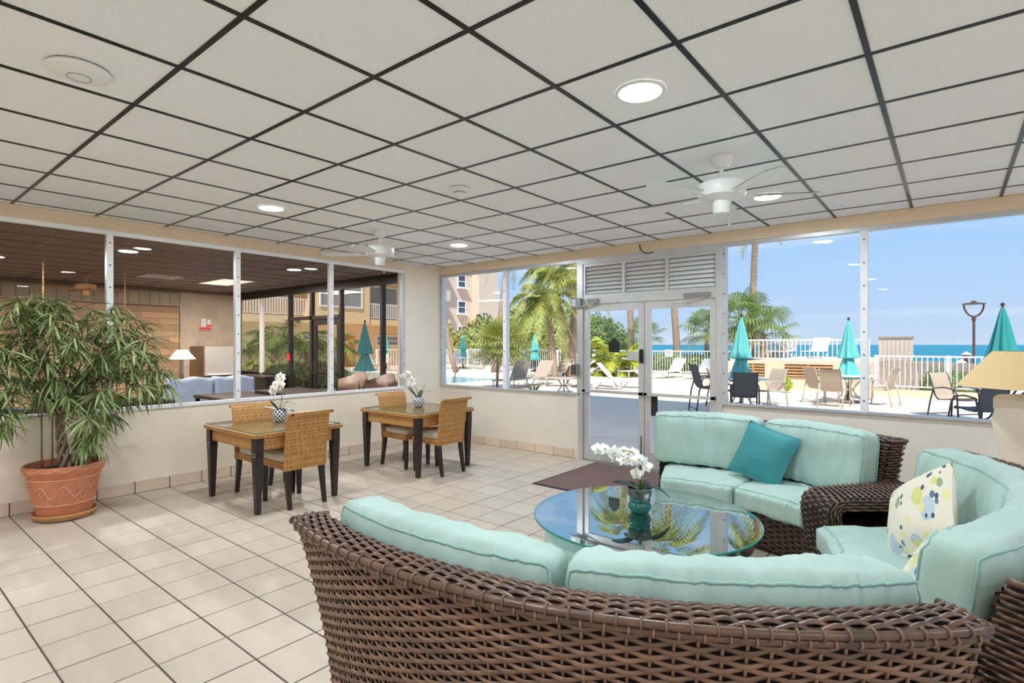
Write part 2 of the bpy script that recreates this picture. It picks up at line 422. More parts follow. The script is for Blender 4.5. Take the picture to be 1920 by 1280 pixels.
for k, (vis, x0, x1, y0, y1) in enumerate(cells):
    if k < 298 and vis > 0:
        key = (round(x1 - x0, 3), round(y1 - y0, 3))
        if key not in tcache:
            o = MB().cbox(-key[0] / 2, key[0] / 2, -key[1] / 2, key[1] / 2, -.012, 0, .0015).build('tile', 'floor_tile', floor)
            tcache[key] = o.data; o.location = ((x0 + x1) / 2, (y0 + y1) / 2, 0)
        else: place(tcache[key], 'tile', ((x0 + x1) / 2, (y0 + y1) / 2, random.uniform(-.0006, .0006)), floor)
    else: rest.cbox(x0, x1, y0, y1, -.012, 0, .0015)
stuff(rest.build('far_tiles', 'floor_tile', floor))

# ceiling: slab, lay-in tiles, T-bar grid
ceil = struct(MB().box(LX - .1, RX, FY, BY + .1, H + .02, H + .12).build('ceiling', 'plenum'), 'white suspended tile ceiling with dark metal grid', 'ceiling')
CT, CX0, CY0 = .61, -2.108, .973
cells = []
for i in range(-9, 13):
    for j in range(-9, 10):
        x0, x1 = max(CX0 + i * CT + .008, LX), min(CX0 + (i + 1) * CT - .008, RX); y0, y1 = max(CY0 + j * CT + .008, FY), min(CY0 + (j + 1) * CT - .008, BY)
        if x1 - x0 < .03 or y1 - y0 < .03: continue
        p = proj((x0 + x1) / 2, (y0 + y1) / 2, H); vis = 0
        if p and -120 < p[0] < 2040 and p[1] > -120: vis = 1 / p[2] ** 3
        cells.append((vis, x0, x1, y0, y1))
cells.sort(reverse=True); tcache = {}; rest = MB()
for k, (vis, x0, x1, y0, y1) in enumerate(cells):
    if vis > 0 and k < 298:
        key = (round(x1 - x0, 3), round(y1 - y0, 3)); c = ((x0 + x1) / 2, (y0 + y1) / 2, H)
        if key not in tcache:
            o = MB().box(-key[0] / 2, key[0] / 2, -key[1] / 2, key[1] / 2, .001, .018).build('ceiling_tile', 'ceiling_tile', ceil); o.location = c; tcache[key] = o.data
        else: place(tcache[key], 'ceiling_tile', c, ceil)
    else: rest.box(x0, x1, y0, y1, H + .001, H + .018)
stuff(rest.build('rear_tiles', 'ceiling_tile', ceil))
for i in range(-7, 12):
    x = CX0 + i * CT
    if LX < x < RX: MB().box(x - .012, x + .012, FY, BY, H - .0035, H + .006).build('grid_bar', 'grid', ceil)
for j in range(-8, 9):
    y = CY0 + j * CT
    if FY < y < BY: MB().box(LX, RX, y - .0115, y + .0115, H - .003, H + .0055).build('grid_bar', 'grid', ceil)

# left wall (glazed partition)
LM = [-.81, .445, 1.70, 2.95, 4.19, 5.43]
wl = MB(); wl.box(LX - .12, LX, FY, BY + .12, 0, SILL); wl.box(LX - .12, LX, FY, BY + .12, HEAD + .015, H + .12)
wl.box(LX - .12, LX, 5.43, BY + .12, SILL, HEAD + .015); wl.box(LX - .12, LX, FY, LM[0], SILL, HEAD + .015)
wall_left = struct(wl.build('wall_left', 'wall_paint'), 'cream painted partition wall with a row of tinted windows', 'wall')
tr = struct(MB().box(LX - .005, LX + .012, FY, 5.43, HEAD + .02, H - .002).build('trim_1', 'header_paint'), 'cream header board above the tinted interior windows', 'trim')
fr = thing('window_1', 'white framed row of tinted windows onto the lounge', 'window', (LX, 2.3, SILL)); struct(fr)
MB().box(LX - .04, LX + .022, LM[0], 5.43, SILL, SILL + .035).build('sill', 'white_frame', fr)
MB().box(LX - .04, LX + .022, LM[0], 5.43, HEAD - .025, HEAD + .018).build('head_rail', 'white_frame', fr)
def scr(mb, x, y, z, ax): mb.obox((x, y, z), *([(.003, 0, 0), (0, .006, 0), (0, 0, .006)] if ax == 'x' else [(.006, 0, 0), (0, .003, 0), (0, 0, .006)]))
for k, y in enumerate(LM):
    m = MB().box(LX - .04, LX + .026, y - .027, y + .027, SILL + .035, HEAD - .025).build('mullion', 'white_frame' if k < 5 else 'alu', fr)
    s = MB()
    for q in range(8): scr(s, LX + .027, y, SILL + .13 + q * .222, 'x')
    s.build('screws', 'screw', m)
for k in range(5):
    MB().box(LX - .012, LX - .006, LM[k] + .027, LM[k + 1] - .027, SILL + .03, HEAD - .02).build('pane', 'tint_glass', fr)

# back wall
wb = MB(); wb.box(LX - .12, -3.87, BY, BY + .14, 0, SILL); wb.box(-1.99, RX, BY, BY + .14, 0, SILL)
wb.box(LX - .12, RX, BY, BY + .14, HEAD + .015, H + .12); wb.box(-3.905, -3.87, BY - .015, BY + .12, 0, SILL)
wall_back = struct(wb.build('wall_back', 'wall_paint_backlit'), 'low cream wall under the seaward windows', 'wall')
struct(MB().box(LX, RX, BY - .03, BY, HEAD + .02, H - .002).build('trim_2', 'header_paint'), 'tan header beam above the seaward windows and doors', 'trim')
def win(name, label, xs, xend_solid=True):
    f = thing(name, label, 'window', ((xs[0] + xs[-1]) / 2, BY, SILL)); struct(f)
    MB().box(xs[0], xs[-1], BY - .03, BY + .06, SILL, SILL + .022).build('sill', 'alu', f)
    MB().box(xs[0], xs[-1], BY - .02, BY + .06, HEAD - .02, HEAD + .02).build('head_rail', 'alu', f)
    for k, x in enumerate(xs):
        wd = .03 if 0 < k < len(xs) - 1 else .02
        xc = min(max(x, xs[0] + wd), xs[-1] - wd)
        m = MB().box(xc - wd, xc + wd, BY - .025, BY + .06, SILL + .022, HEAD - .02).build('mullion', 'white_frame' if wd > .02 else 'alu', f)
        s = MB()
        for q in range(8): scr(s, xc, BY - .026, SILL + .13 + q * .222, 'y')
        s.build('screws', 'screw', m)
    for k in range(len(xs) - 1):
        MB().box(xs[k] + .02, xs[k + 1] - .02, BY + .012, BY + .018, SILL + .015, HEAD - .01).build('pane', 'clear_glass', f)
    return f
win('window_2', 'two-pane window beside the corner looking at the pool', [-6.51, -5.15, -3.85])
win('window_3', 'wide seaward window behind the aqua sofas', [-1.99, -.65, .68, 2.01, 3.34, RX])

# baseboard tiles
bl = struct(MB().box(LX - .01, LX + .004, FY, BY, 0, .118).build('baseboard_left', 'grout'), 'row of beige skirting tiles along the partition wall', 'baseboard')
y = Y0 - 15 * TP
while y < BY:
    y0, y1 = max(y + G, FY), min(y + TP - G, BY)
    if y1 - y0 > .03: MB().box(LX, LX + .012, y0, y1, .004, .12).build('tile', 'base_tile', bl)
    y += TP
bb = struct(MB().box(LX + .012, -3.9, BY - .004, BY + .01, 0, .118).build('baseboard_back', 'grout'), 'row of beige skirting tiles left of the doors', 'baseboard')
x = LX + .02
while x < -3.95:
    x1 = min(x + TP - .008, -3.9); MB().box(x, x1, BY - .012, BY, .004, .12).build('tile', 'base_tile', bb); x += TP
bc = struct(MB().box(-1.98, RX, BY - .004, BY + .01, 0, .118).build('baseboard_right', 'grout'), 'row of beige skirting tiles behind the sofas', 'baseboard')
x = -1.98
while x < RX - .1:
    x1 = min(x + TP - .008, RX); MB().box(x, x1, BY - .012, BY, .004, .12).build('tile', 'base_tile', bc); x += TP

# rear and right walls (out of the picture): right side has tall windows added to let in daylight
wr = MB(); wr.box(RX, RX + .12, FY, BY + .14, 0, .1); wr.box(RX, RX + .12, FY, BY + .14, 2.68, H + .12); wr.box(RX, RX + .12, FY, -3.4, .1, 2.68); wr.box(RX, RX + .12, 5.8, BY + .14, .1, 2.68)
struct(wr.build('wall_right', 'wall_paint'), 'right side wall opening onto the porch', 'wall')
struct(MB().box(LX - .12, RX + .12, FY - .12, FY, 0, H + .12).build('wall_front', 'wall_paint'), 'plain cream wall behind the viewer', 'wall')
f4 = thing('window_added', 'unseen tall windows added in the right side wall for daylight', 'window', (RX, 1.2, .3)); struct(f4)
for k in range(5): MB().box(RX + .02, RX + .08, -3.4 + k * 2.3 - .03, -3.4 + k * 2.3 + .03, .1, 2.68).build('mullion', 'white_frame', f4)
for k in range(4): MB().box(RX + .045, RX + .051, -3.37 + k * 2.3, -3.4 + (k + 1) * 2.3 - .03, .1, 2.68).build('pane', 'clear_glass', f4)

# ------------------------------------------------------------------ doors and louvre
DX0, DXM, DX1 = -3.80, -2.93, -2.05
fr = struct(MB().box(-3.87, DX0, BY - .03, BY + .09, 0, HEAD + .02).box(DX1, -1.99, BY - .03, BY + .09, 0, HEAD + .02).box(DX0, DX1, BY - .03, BY + .09, 2.06, 2.15).box(DX0, DX1, BY - .03, BY + .09, 2.59, HEAD + .02).build('door_frame', 'alu'), 'aluminium frame around the double doors and louvre', 'door frame')
MB().box(DX0, DX1, BY - .02, BY + .12, -.003, .012).build('threshold', 'alu_dark', fr)
lv = thing('louvre_vent', 'grey three-panel metal louvre above the double doors', 'vent', ((DX0 + DX1) / 2, BY, 2.15))
MB().box(DX0, DX1, BY + .065, BY + .075, 2.15, 2.59).build('backing', 'alu_dark', lv)
seg = [(-3.77, -3.23), (-3.19, -2.66), (-2.62, -2.07)]
fb = MB().box(DX0, DX1, BY - .015, BY + .06, 2.15, 2.185).box(DX0, DX1, BY - .015, BY + .06, 2.555, 2.59)
for x in (DX0, -3.23, -2.66, -2.07): fb.box(x, x + .04 if x > -3.5 and x < -2.3 else x + .03, BY - .015, BY + .06, 2.185, 2.555)
fb.build('frame', 'alu', lv)
for a, b in seg:
    for q in range(7):
        z = 2.215 + q * .052
        MB().obox(((a + b) / 2, BY + .022, z), ((b - a) / 2, 0, 0), (0, .018, .021), (0, .0026, -.0022)).build('slat', 'white_frame', lv)
cb = MB().tube([(-2.98, BY - .035, 2.76), (-2.97, BY - .036, 2.70), (-2.93, BY - .037, 2.655), (-2.86, BY - .037, 2.64), (-2.80, BY - .034, 2.645)], .006, 6).build('cable', 'espresso')
tag(cb, 'thin dark cable hanging from the tan header above the louvre', 'cable')
def door(name, label, x0, x1, hinge):
    d = thing(name, label, 'door', ((x0 + x1) / 2, BY + .02, 0)); struct(d)
    y0, y1 = BY - .005, BY + .04; st = .075
    MB().box(x0, x0 + st, y0, y1, .014, 2.055).box(x1 - st, x1, y0, y1, .014, 2.055).box(x0 + st, x1 - st, y0, y1, .014, .21).box(x0 + st, x1 - st, y0, y1, 1.965, 2.055).build('leaf_frame', 'alu', d)
    MB().box(x0 + st, x1 - st, BY + .012, BY + .018, .2, 1.97).build('glass', 'clear_glass', d)
    b = MB().box(x0 + .01, x1 - .01, BY - .06, BY - .035, .905, .94).build('push_bar', 'alu', d)
    MB().box(x0 + .01, x0 + .05, BY - .06, y0, .895, .95).box(x1 - .05, x1 - .01, BY - .06, y0, .895, .95).build('bracket', 'alu', b)
    MB().box(x0 + st - .004, x0 + st + .004, BY + .002, BY + .03, .21, 1.965).box(x1 - st - .004, x1 - st + .004, BY + .002, BY + .03, .21, 1.965).build('gasket', 'white_frame', d)
    return d
dl = door('door_1', 'left leaf of the aluminium glass double doors', DX0 + .004, DXM - .004, 0)
dr = door('door_2', 'right leaf of the aluminium glass double doors', DXM + .004, DX1 - .004, 1)
MB().box(-2.985, -2.945, BY - .03, BY - .006, 1.30, 1.47).build('lock_plate', 'black', dl)
MB().box(-3.14, -2.985, BY - .05, BY - .02, 1.335, 1.445).build('paddle', 'alu', dl)
MB().lathe([(0, 0), (.014, 0), (.014, .012), (0, .012)], 12).build('cylinder_lock', 'chrome', dl, world=False).location = (-.0, -.03, .72)
def closer(nm, par, xa, xb):
    c = MB().box(xa, xb, BY - .055, BY - .03, 2.075, 2.125).build(nm, 'alu_dark', par)
    MB().bar((xb - .05, BY - .05, 2.07), (xb - .3, BY - .07, 2.02), .02, .01).bar((xb - .3, BY - .07, 2.02), (xb - .45, BY - .02, 2.03), .018, .01).build('arm', 'alu', c)
closer('closer', dr, -2.42, -2.11); closer('closer', dl, -3.72, -3.56)
# key box hanging on glass, sticker, signs
z0 = 1.43
o = MB().box(-3.425, -3.275, BY - .002, BY + .011, z0, z0 + .13)
pr = [(-3.35 + .045 * math.cos(PI * i / 12), z0 + .13 + .045 * math.sin(PI * i / 12)) for i in range(13)]
n = len(pr); o.add([(p[0], BY - .002, p[1]) for p in pr] + [(p[0], BY + .011, p[1]) for p in pr], [tuple(range(n)), tuple(range(2 * n - 1, n - 1, -1))] + [(i, (i + 1) % n, n + (i + 1) % n, n + i) for i in range(n)])
tag(o.build('door_plaque', 'black'), 'small black plaque with rounded top stuck on the left door glass', 'plaque')
tag(MB().box(-2.845, -2.765, BY + .0, BY + .011, .66, .90).build('door_sticker', 'mat_edge'), 'dark rectangular sticker on the right door glass', 'sticker')
kb = thing('alarm_box', 'grey metal alarm contact box high on the left door jamb', 'box', (-3.90, BY - .05, 2.0))
MB().box(-3.95, -3.80, BY - .085, BY - .03, 2.02, 2.14).build('case', 'alu_dark', kb); MB().box(-3.93, -3.87, BY - .088, BY - .085, 2.04, 2.12).build('cover', 'alu', kb)
kb = thing('keypad', 'small grey keypad box on the left door jamb at handle height', 'keypad', (-3.90, BY - .05, 1.12))
MB().box(-3.955, -3.85, BY - .075, BY - .03, 1.12, 1.27).build('case', 'alu_dark', kb)
ks = MB()
for i in range(4):
    for j in range(2): ks.box(-3.945 + j * .04, -3.915 + j * .04, BY - .079, BY - .075, 1.135 + i * .03, 1.155 + i * .03)
ks.build('keys', 'screw', kb)

# ------------------------------------------------------------------ ceiling fittings
def downlight(x, y, label, z=H, r=.105, power=None):
    t = thing('downlight', label, 'ceiling light', (x, y, z), group='round recessed ceiling lights')
    MB().lathe([(r + .018, 0), (r + .018, -.006), (r, -.009), (r, 0)], 32, cap=False).build('trim_ring', 'white_plastic', t, world=False)
    MB().lathe([(.001, -.004), (r, -.004), (r, -.002), (.001, -.002)], 32).build('diffuser', 'lamp_glow', t, world=False)
    L = bpy.data.lights.new('downlight_lamp', 'AREA'); L.shape = 'DISK'; L.size = r * 1.9; L.energy = power or LAMP_W; L.color = (.82, .925, 1.0)
    lo = bpy.data.objects.new('downlight_lamp', L); COL.objects.link(lo); lo.location = (0, 0, -.006); lo.parent = t
    return t
downlight(-1.20, 2.50, 'large bright round downlight nearest the viewer, over the glass coffee table')
downlight(-1.21, 4.95, 'round downlight beside the nearer ceiling fan')
downlight(-4.86, 2.50, 'round downlight over the nearer dining table')
downlight(-4.83, 4.92, 'round downlight far away in the corner, past the farther ceiling fan')
for x, y in ((-4.85, .05), (-1.2, .05), (2.45, 2.5), (2.45, 4.95), (2.45, .05), (-4.85, -2.4), (-1.2, -2.4), (2.45, -2.4)):  # unseen lamps, added to brighten the room
    downlight(x, y, 'unseen round downlight added outside the view to light the room')
ap = thing('access_point', 'white disc-shaped wireless access point on the ceiling', 'access point', (-3.09, .69, H - .004))
MB().lathe([(.115, .0), (.122, -.008), (.115, -.022), (.08, -.034), (.045, -.038), (.0005, -.038)], 40, cap=False).build('dome', 'white_plastic', ap, world=False)
MB().lathe([(.047, -.0375), (.047, -.0395), (.044, -.0395), (.044, -.0375)], 32, cap=False).build('ring_light', 'alu_dark', ap, world=False)
sd = thing('smoke_detector', 'white round smoke detector on the ceiling', 'smoke detector', (-3.066, 3.133, H - .004))
MB().lathe([(.075, 0), (.075, -.022), (.06, -.03), (.0005, -.03)], 32, cap=False).build('base', 'white_plastic', sd, world=False)
MB().lathe([(.05, -.03), (.052, -.048), (.042, -.056), (.0005, -.056)], 28, cap=False).build('sensor_head', 'white_plastic', sd, world=False)
MB().lathe([(.0515, -.036), (.0525, -.036), (.0525, -.042), (.0515, -.042)], 28, cap=False).build('grille', 'alu_dark', sd, world=False)
def fan(x, y, label, z=H, matn='white_plastic', rot=.3, nb=5):
    t = thing('ceiling_fan', label, 'ceiling fan', (x, y, z), group='ceiling fans')
    MB().lathe([(.075, 0), (.075, -.018), (.06, -.05), (.038, -.072), (.0005, -.072)], 32, cap=False).build('canopy', matn, t, world=False)
    MB().lathe([(.013, -.07), (.013, -.135), (.026, -.14), (.026, -.155)], 16).build('rod', matn, t, world=False)
    MB().lathe([(.03, -.15), (.10, -.158), (.148, -.18), (.155, -.20), (.155, -.25), (.145, -.268), (.10, -.285), (.06, -.292), (.0005, -.292)], 40, cap=False).build('motor_housing', matn, t, world=False)
    MB().lathe([(.055, -.29), (.055, -.365), (.047, -.378), (.0005, -.378)], 28, cap=False).build('switch_housing', matn, t, world=False)
    for k in range(nb):
        a = rot + 2 * PI * k / nb; ca, sa = math.cos(a), math.sin(a)
        def fn(s, q, ca=ca, sa=sa):
            r = .2 + .43 * s; wd = (.048 + .02 * s) * (1 if s < .9 else math.sqrt(max(0, 1 - ((s - .9) / .1) ** 2)) * .9 + .1) * (2 * q - 1)
            zz = -.262 + wd * .2
            return (r * ca - wd * sa, r * sa + wd * ca, zz)
        mb = MB().grid(fn, 10, 2)
        n = len(mb.v); mb.add([(p[0], p[1], p[2] - .006) for p in mb.v], [tuple(i for i in f[::-1]) for f in mb.f], True)
        b = mb.build('blade', matn, t, world=False)
        MB().bar((.1 * ca, .1 * sa, -.27), (.26 * ca, .26 * sa, -.268), .03, .006).build('blade_iron', matn, b, world=False)
    MB().tube([(.045, .02, -.37), (.046, .02, -.45)], .0016, 5).lathe([(0.0005, -.47), (.006, -.465), (.006, -.45), (.0005, -.446)], 8, (.046, .02, 0)).build('pull_chain', 'alu', t, world=False)
    return t
fan(-1.20, 3.73, 'white ceiling fan above the aqua sofas', rot=.5)
fan(-4.93, 3.78, 'white ceiling fan above the dining tables, nearer the corner', rot=.2)

# ------------------------------------------------------------------ doormat and steel plate
mt = thing('doormat', 'brown rectangular doormat with black edging before the double doors', 'doormat', (-3.0, 5.4, 0))
MB().cbox(-3.575, -2.40, 4.78, 6.16, .0006, .009, .004).build('border', 'mat_edge', mt)
MB().cbox(-3.545, -2.43, 4.81, 6.13, .006, .012, .002).build('pile', 'mat_brown', mt)
sp = thing('tread_plate', 'raised diamond tread steel plate at the lower left edge of the floor', 'metal plate', (-2.15, .35, 0))
MB().cbox(-2.75, -2.07, -.6, .62, .0006, .006, .002).build('sheet', 'steel_plate', sp)
tm = MB()
for i in range(22):
    for j in range(38):
        x = -2.74 + i * .031; yy = -.58 + j * .0315; a = .7 if (i + j) % 2 else -.7
        if x < -2.09: tm.obox((x, yy, .0068), (.012 * math.cos(a), .012 * math.sin(a), 0), (-.003 * math.sin(a), .003 * math.cos(a), 0), (0, 0, .0012))
stuff(tm.build('tread_bumps', 'steel_plate', sp))
# ================================================================== furniture
# ---- wicker weave on any surface
def weave(Sf, La, Lb, pitch=.018, stake=.056, wid=.0135, th=.0065, amp=.006, seg=4, ns=6, single=None, parent=None, nm='strand', mat='wicker', stakes=True, off=0.0, ph=0):
    """Sf(a,b)->(pos,normal). Strands run along a, rows along b, over and under the stakes."""
    nst = max(2, int(round(La / stake))); stk = La / nst; nrow = max(1, int(round(Lb / pitch))); pt = Lb / nrow
    na = nst * seg
    def strand(mb, k):
        b = (k + .5) * pt; rings = []
        for i in range(na + 1):
            a = La * i / na; p, n = Sf(a, b); p2, _ = Sf(a, min(Lb, b + .002)); p1, _ = Sf(a, max(0, b - .002))
            tb = (p2 - p1).normalized()
            c = p + n * (off + amp * math.cos(PI * a / stk + PI * (k + ph)) * 1.0)
            rings.append([c + tb * (wid / 2 * math.cos(2 * PI * q / ns)) + n * (th / 2 * math.sin(2 * PI * q / ns)) for q in range(ns)])
        v = [x for r in rings for x in r]
        f = [(i * ns + q, i * ns + (q + 1) % ns, (i + 1) * ns + (q + 1) % ns, (i + 1) * ns + q) for i in range(na) for q in range(ns)]
        mb.add(v, f, True)
    if single is None:
        for k in range(nrow):
            mb = MB(); strand(mb, k); mb.build(nm, mat, parent)
        if stakes:
            for j in range(nst + 1):
                a = La * j / nst; pts = [Sf(a, Lb * q / 10)[0] + Sf(a, Lb * q / 10)[1] * off for q in range(11)]
                MB().tube(pts, .0048, 6).build('stake', mat, parent)
    else:
        for k in range(nrow): strand(single, k)
        if stakes:
            for j in range(nst + 1):
                a = La * j / nst; single.tube([Sf(a, Lb * q / 6)[0] + Sf(a, Lb * q / 6)[1] * off for q in range(7)], .0048, 5)
    return nrow

SC = Vector((-1.45, 3.07, 0))
def PA(th, r, z, c=SC): return Vector((c.x + r * math.cos(th), c.y + r * math.sin(th), z))
RTOP = .86
def r_out(z): return 1.875 + .155 * (max(0, z) / RTOP) ** 1.6
def sofa(a0, a1, label, c=SC, fine=False, arm_a0=False, arm_a1=False):
    a0, a1 = math.radians(a0), math.radians(a1); am = (a0 + a1) / 2
    base = PA(am, 1.6, 0, c)
    t = thing('curved_sofa', label, 'sofa', base, group='curved wicker sofas around the coffee table')
    N = 36; RB = 1.07 if c is not SC else 1.22
    # core coloured as gap shade: back, the base and the end panels
    def ring(prof, nm, mt):
        mb = MB(); m = len(prof)
        for i in range(N + 1):
            th = a0 + (a1 - a0) * i / N
            mb.v.extend([tuple(PA(th, r, z, c)) for r, z in prof])
        for i in range(N):
            for k in range(m): mb.f.append((i * m + k, i * m + (k + 1) % m, (i + 1) * m + (k + 1) % m, (i + 1) * m + k)); mb.sm.append(False); mb.mi.append(0)
        mb.f.append(tuple(range(m))); mb.f.append(tuple(N * m + k for k in range(m))[::-1]); mb.sm += [False, False]; mb.mi += [0, 0]
        return mb.build(nm, mt, t)
    zz = [.02, .2, .4, .6, .75, RTOP - .012]
    prof = [(r_out(z) - .016, z) for z in zz] + [(r_out(RTOP) - .135, RTOP - .02), (r_out(.7) - .14, .7), (1.80, .45), (1.80, .27), (1.80, .02)]
    ring(prof, 'back_core', 'wicker_gap_shade')
    ring([(RB + .04, .05), (1.83, .05), (1.83, .285), (RB, .285)], 'seat_base', 'wicker_gap_shade')
    L = (a1 - a0)
    # outer back
    back = MB().tube([PA(a0 + L * i / N, r_out(.015) - .002, .02, c) for i in range(N + 1)], .014, 8).build('back', 'wicker_dark', t)
    def So(a, b):
        th = a0 + a / 1.95; z = .03 + b; r = r_out(z); dr = (r_out(z + .01) - r_out(z - .01)) / .02
        n = Vector((math.cos(th), math.sin(th), -dr)).normalized()
        return PA(th, r - .006, z, c), n
    if fine: weave(So, L * 1.95, RTOP - .055, parent=back, nm='wicker_strand', pitch=.0182, stake=.056, seg=5, ns=8, wid=.0162, th=.0080, amp=.0064)
    else:
        mb = MB(); weave(So, L * 1.95, RTOP - .055, pitch=.021, stake=.058, wid=.016, seg=2, ns=5, single=mb, stakes=False); stuff(mb.build('outer_weave', 'wicker_dark', t))
    # top rail: herringbone band between two bound edge bars
    def St(a, b):
        th = a0 + .004 + a / 1.95 * (1 - .008 / L); s = b / .125
        r = r_out(RTOP) - .004 - b; z = RTOP - .004 + .012 * math.sin(PI * s) - .012 * s
        return PA(th, r, z, c), Vector((0, 0, 1))
    mb = MB(); weave(St, L * 1.95, .125, pitch=.0138, stake=.05, wid=.0175, th=.009, amp=.0065, seg=4 if fine else 2, ns=6 if fine else 5, single=mb, stakes=False, off=.004)
    stuff(mb.build('rail_weave', 'wicker_dark', t))
    K = 60 if fine else 30
    for dr, dz, rad in ((.004, -.008, .011), (-.004, -.030, .010)):
        b = MB().tube([PA(a0 + L * i / K, r_out(RTOP) + dr, RTOP + dz, c) for i in range(K + 1)], rad, 8).build('edge_bar', 'wicker_dark', t)
        wr = MB(); nw = int(L * 1.95 / .056)
        for k in range(nw):
            th = a0 + L * (k + (.5 if dz < -.02 else 0)) / nw; P = PA(th, r_out(RTOP) + dr, RTOP + dz, c)
            e = Vector((math.cos(th), math.sin(th), 0)); wr.tube([P + (e * math.cos(q) + Vector((0, 0, 1)) * math.sin(q)) * (rad + .002) for q in [2 * PI * j / 10 for j in range(10)]], .0042, 5, closed=True)
        stuff(wr.build('binding', 'wicker', b))
    # inner face of the back above the cushions and the front of the seat base
    def Sb(a, b):
        th = a0 + a / 1.24; return PA(th, RB + .042 - .045 * b / .26, .03 + b, c), Vector((-math.cos(th), -math.sin(th), 0))
    mb = MB(); weave(Sb, L * 1.24, .255, pitch=.02, stake=.055, wid=.016, seg=3, ns=5, single=mb, stakes=False); stuff(mb.build('front_weave', 'wicker_dark', t))
    def Si(a, b):
        th = a0 + a / 1.83; z = .46 + b; return PA(th, 1.797 + .092 * b / .4 - .004, z, c), Vector((-math.cos(th), -math.sin(th), 0))
    mb = MB(); weave(Si, L * 1.83, .375, pitch=.0205, stake=.056, wid=.0165, seg=2, ns=5, single=mb, stakes=False); stuff(mb.build('inner_weave', 'wicker_dark', t))
    # end panels: radial, woven
    for th, sg in ((a0, -1), (a1, 1)):
        tn = Vector((-math.sin(th), math.cos(th), 0)) * sg
        mb = MB()
        for za, zb, La in ((.03, .29, .64), (.29, .835, .22)):
            def Se(a, b, th=th, tn=tn, za=za, La=La):
                z = za + b; r1 = r_out(z) - .004; r0 = RB + .02 if za < .2 else 1.795 + .1 * max(0, z - .45) / .41
                return PA(th, r0 + (r1 - r0) * a / La, z, c) + tn * .004, tn
            weave(Se, La, zb - za, pitch=.0195, stake=.055, wid=.0165, seg=3, ns=5, single=mb, stakes=False)
        stuff(mb.build('end_weave', 'wicker_dark', t))
        MB().tube([PA(th, r_out(RTOP) + .004 - .135 * q / 6, RTOP - .006, c) + tn * .002 for q in range(7)], .0125, 8).build('end_bar', 'wicker_dark', t)
    return t
def wr_noise(p, s, amp): return amp * noise.noise(Vector(p) * s)
def arc_cushion(nm, label, a0, a1, r0, r1, z0, z1, c=SC, lean=0.0, grp=None, bulge=.03, pip=True, cat='cushion', drop=0, seed=0, top_in=0.0):
    a0, a1 = math.radians(a0), math.radians(a1); rm = (r0 + r1) / 2
    ctr = PA((a0 + a1) / 2, rm, z0, c)
    def fn(x, y, z):
        # round corners: pull in near edges
        ex = 1 - .018 * (max(0, abs(y) - .75) / .25) ** 2 - .018 * (max(0, abs(z) - .75) / .25) ** 2
        ey = 1 - .10 * (max(0, abs(x) - .90) / .10) ** 2 - .10 * (max(0, abs(z) - .78) / .22) ** 2
        ez = 1 - .07 * (max(0, abs(x) - .90) / .10) ** 2 - .07 * (max(0, abs(y) - .78) / .22) ** 2
        X, Y, Z = x * ex, y * ey, z * ez
        fl = (1 - x ** 4) * (1 - z ** 4); Y += (1 if y > 0 else -1) * abs(y) * bulge / ((r1 - r0) / 2) * fl * .5
        fl2 = (1 - x ** 4) * (1 - y ** 4); Z += (1 if z > 0 else 0) * abs(z) * bulge / ((z1 - z0) / 2) * fl2 * .5
        th = (a0 + a1) / 2 + (a1 - a0) / 2 * X; zz = (z0 + z1) / 2 + (z1 - z0) / 2 * Z
        f = (zz - z0) / (z1 - z0)
        rr = rm + (r1 - r0) / 2 * Y * (1 - top_in * f) + lean * f
        p = PA(th, rr, zz - drop * max(0, X), c)
        w = wr_noise((p.x * 1.5 + seed, p.y * 1.5, p.z), 5, .010) + wr_noise((p.x + seed, p.y, p.z * .35), 15, .008)
        ed_ = max(abs(y) ** 8 * abs(z) ** 2, abs(z) ** 8 * abs(y) ** 2); w += ed_ * wr_noise((X * (a1 - a0) * 1.7 * 22 + seed * 5, 0, y + z), 1, .011)
        nrm = Vector((math.cos(th), math.sin(th), 0)) * (1 if y > 0 else -1) * abs(y) ** 3 + Vector((0, 0, 1)) * (z ** 3)
        return p + nrm * w
    o = MB().puff(fn, (84, 8, 12)).build(nm, 'aqua', None, loc=ctr)
    tag(o, label, cat, grp)
    if pip:
        pp = MB()
        for y in (-1, 1):
            loop = []
            for i in range(85): loop.append((-1 + 2 * i / 84, y, 1))
            for i in range(1, 13): loop.append((1, y, 1 - 2 * i / 12))
            for i in range(1, 85): loop.append((1 - 2 * i / 84, y, -1))
            for i in range(1, 12): loop.append((-1, y, -1 + 2 * i / 12))
            pp.tube([fn(*q) for q in loop], .0055, 6, closed=True)
        pp.build('piping', 'aqua_piping', o)
    return o
sA = (110.5, 53.5); sB = (39.2, -32.0); sC = (-41.5, -105)
CB = SC + Vector((-.03, .04, 0))
sofa(sA[1], sA[0], 'curved dark brown wicker sofa by the seaward windows and doors')
sofa(sB[1], sB[0], 'curved dark brown wicker sofa at the right edge of the picture', c=CB)
sofa(sC[1], sC[0], 'curved dark brown wicker sofa in the foreground, seen from behind', fine=True)
GS, GB = 'aqua seat cushions', 'aqua back cushions'
mid = (sA[0] + sA[1]) / 2
arc_cushion('seat_cushion', 'aqua seat cushion nearest the double doors', mid + .25, sA[0] - 1.5, 1.175, 1.80, .29, .452, grp=GS, seed=1)
arc_cushion('seat_cushion', 'aqua seat cushion beside the wicker wedge table, under the teal pillow', sA[1] + .5, mid - .25, 1.175, 1.80, .29, .452, grp=GS, seed=2)
arc_cushion('back_cushion', 'aqua back cushion standing against the double doors', mid + .6, sA[0] + 1.5, 1.64, 1.80, .476, .905, lean=.06, grp=GB, seed=3, bulge=.045)
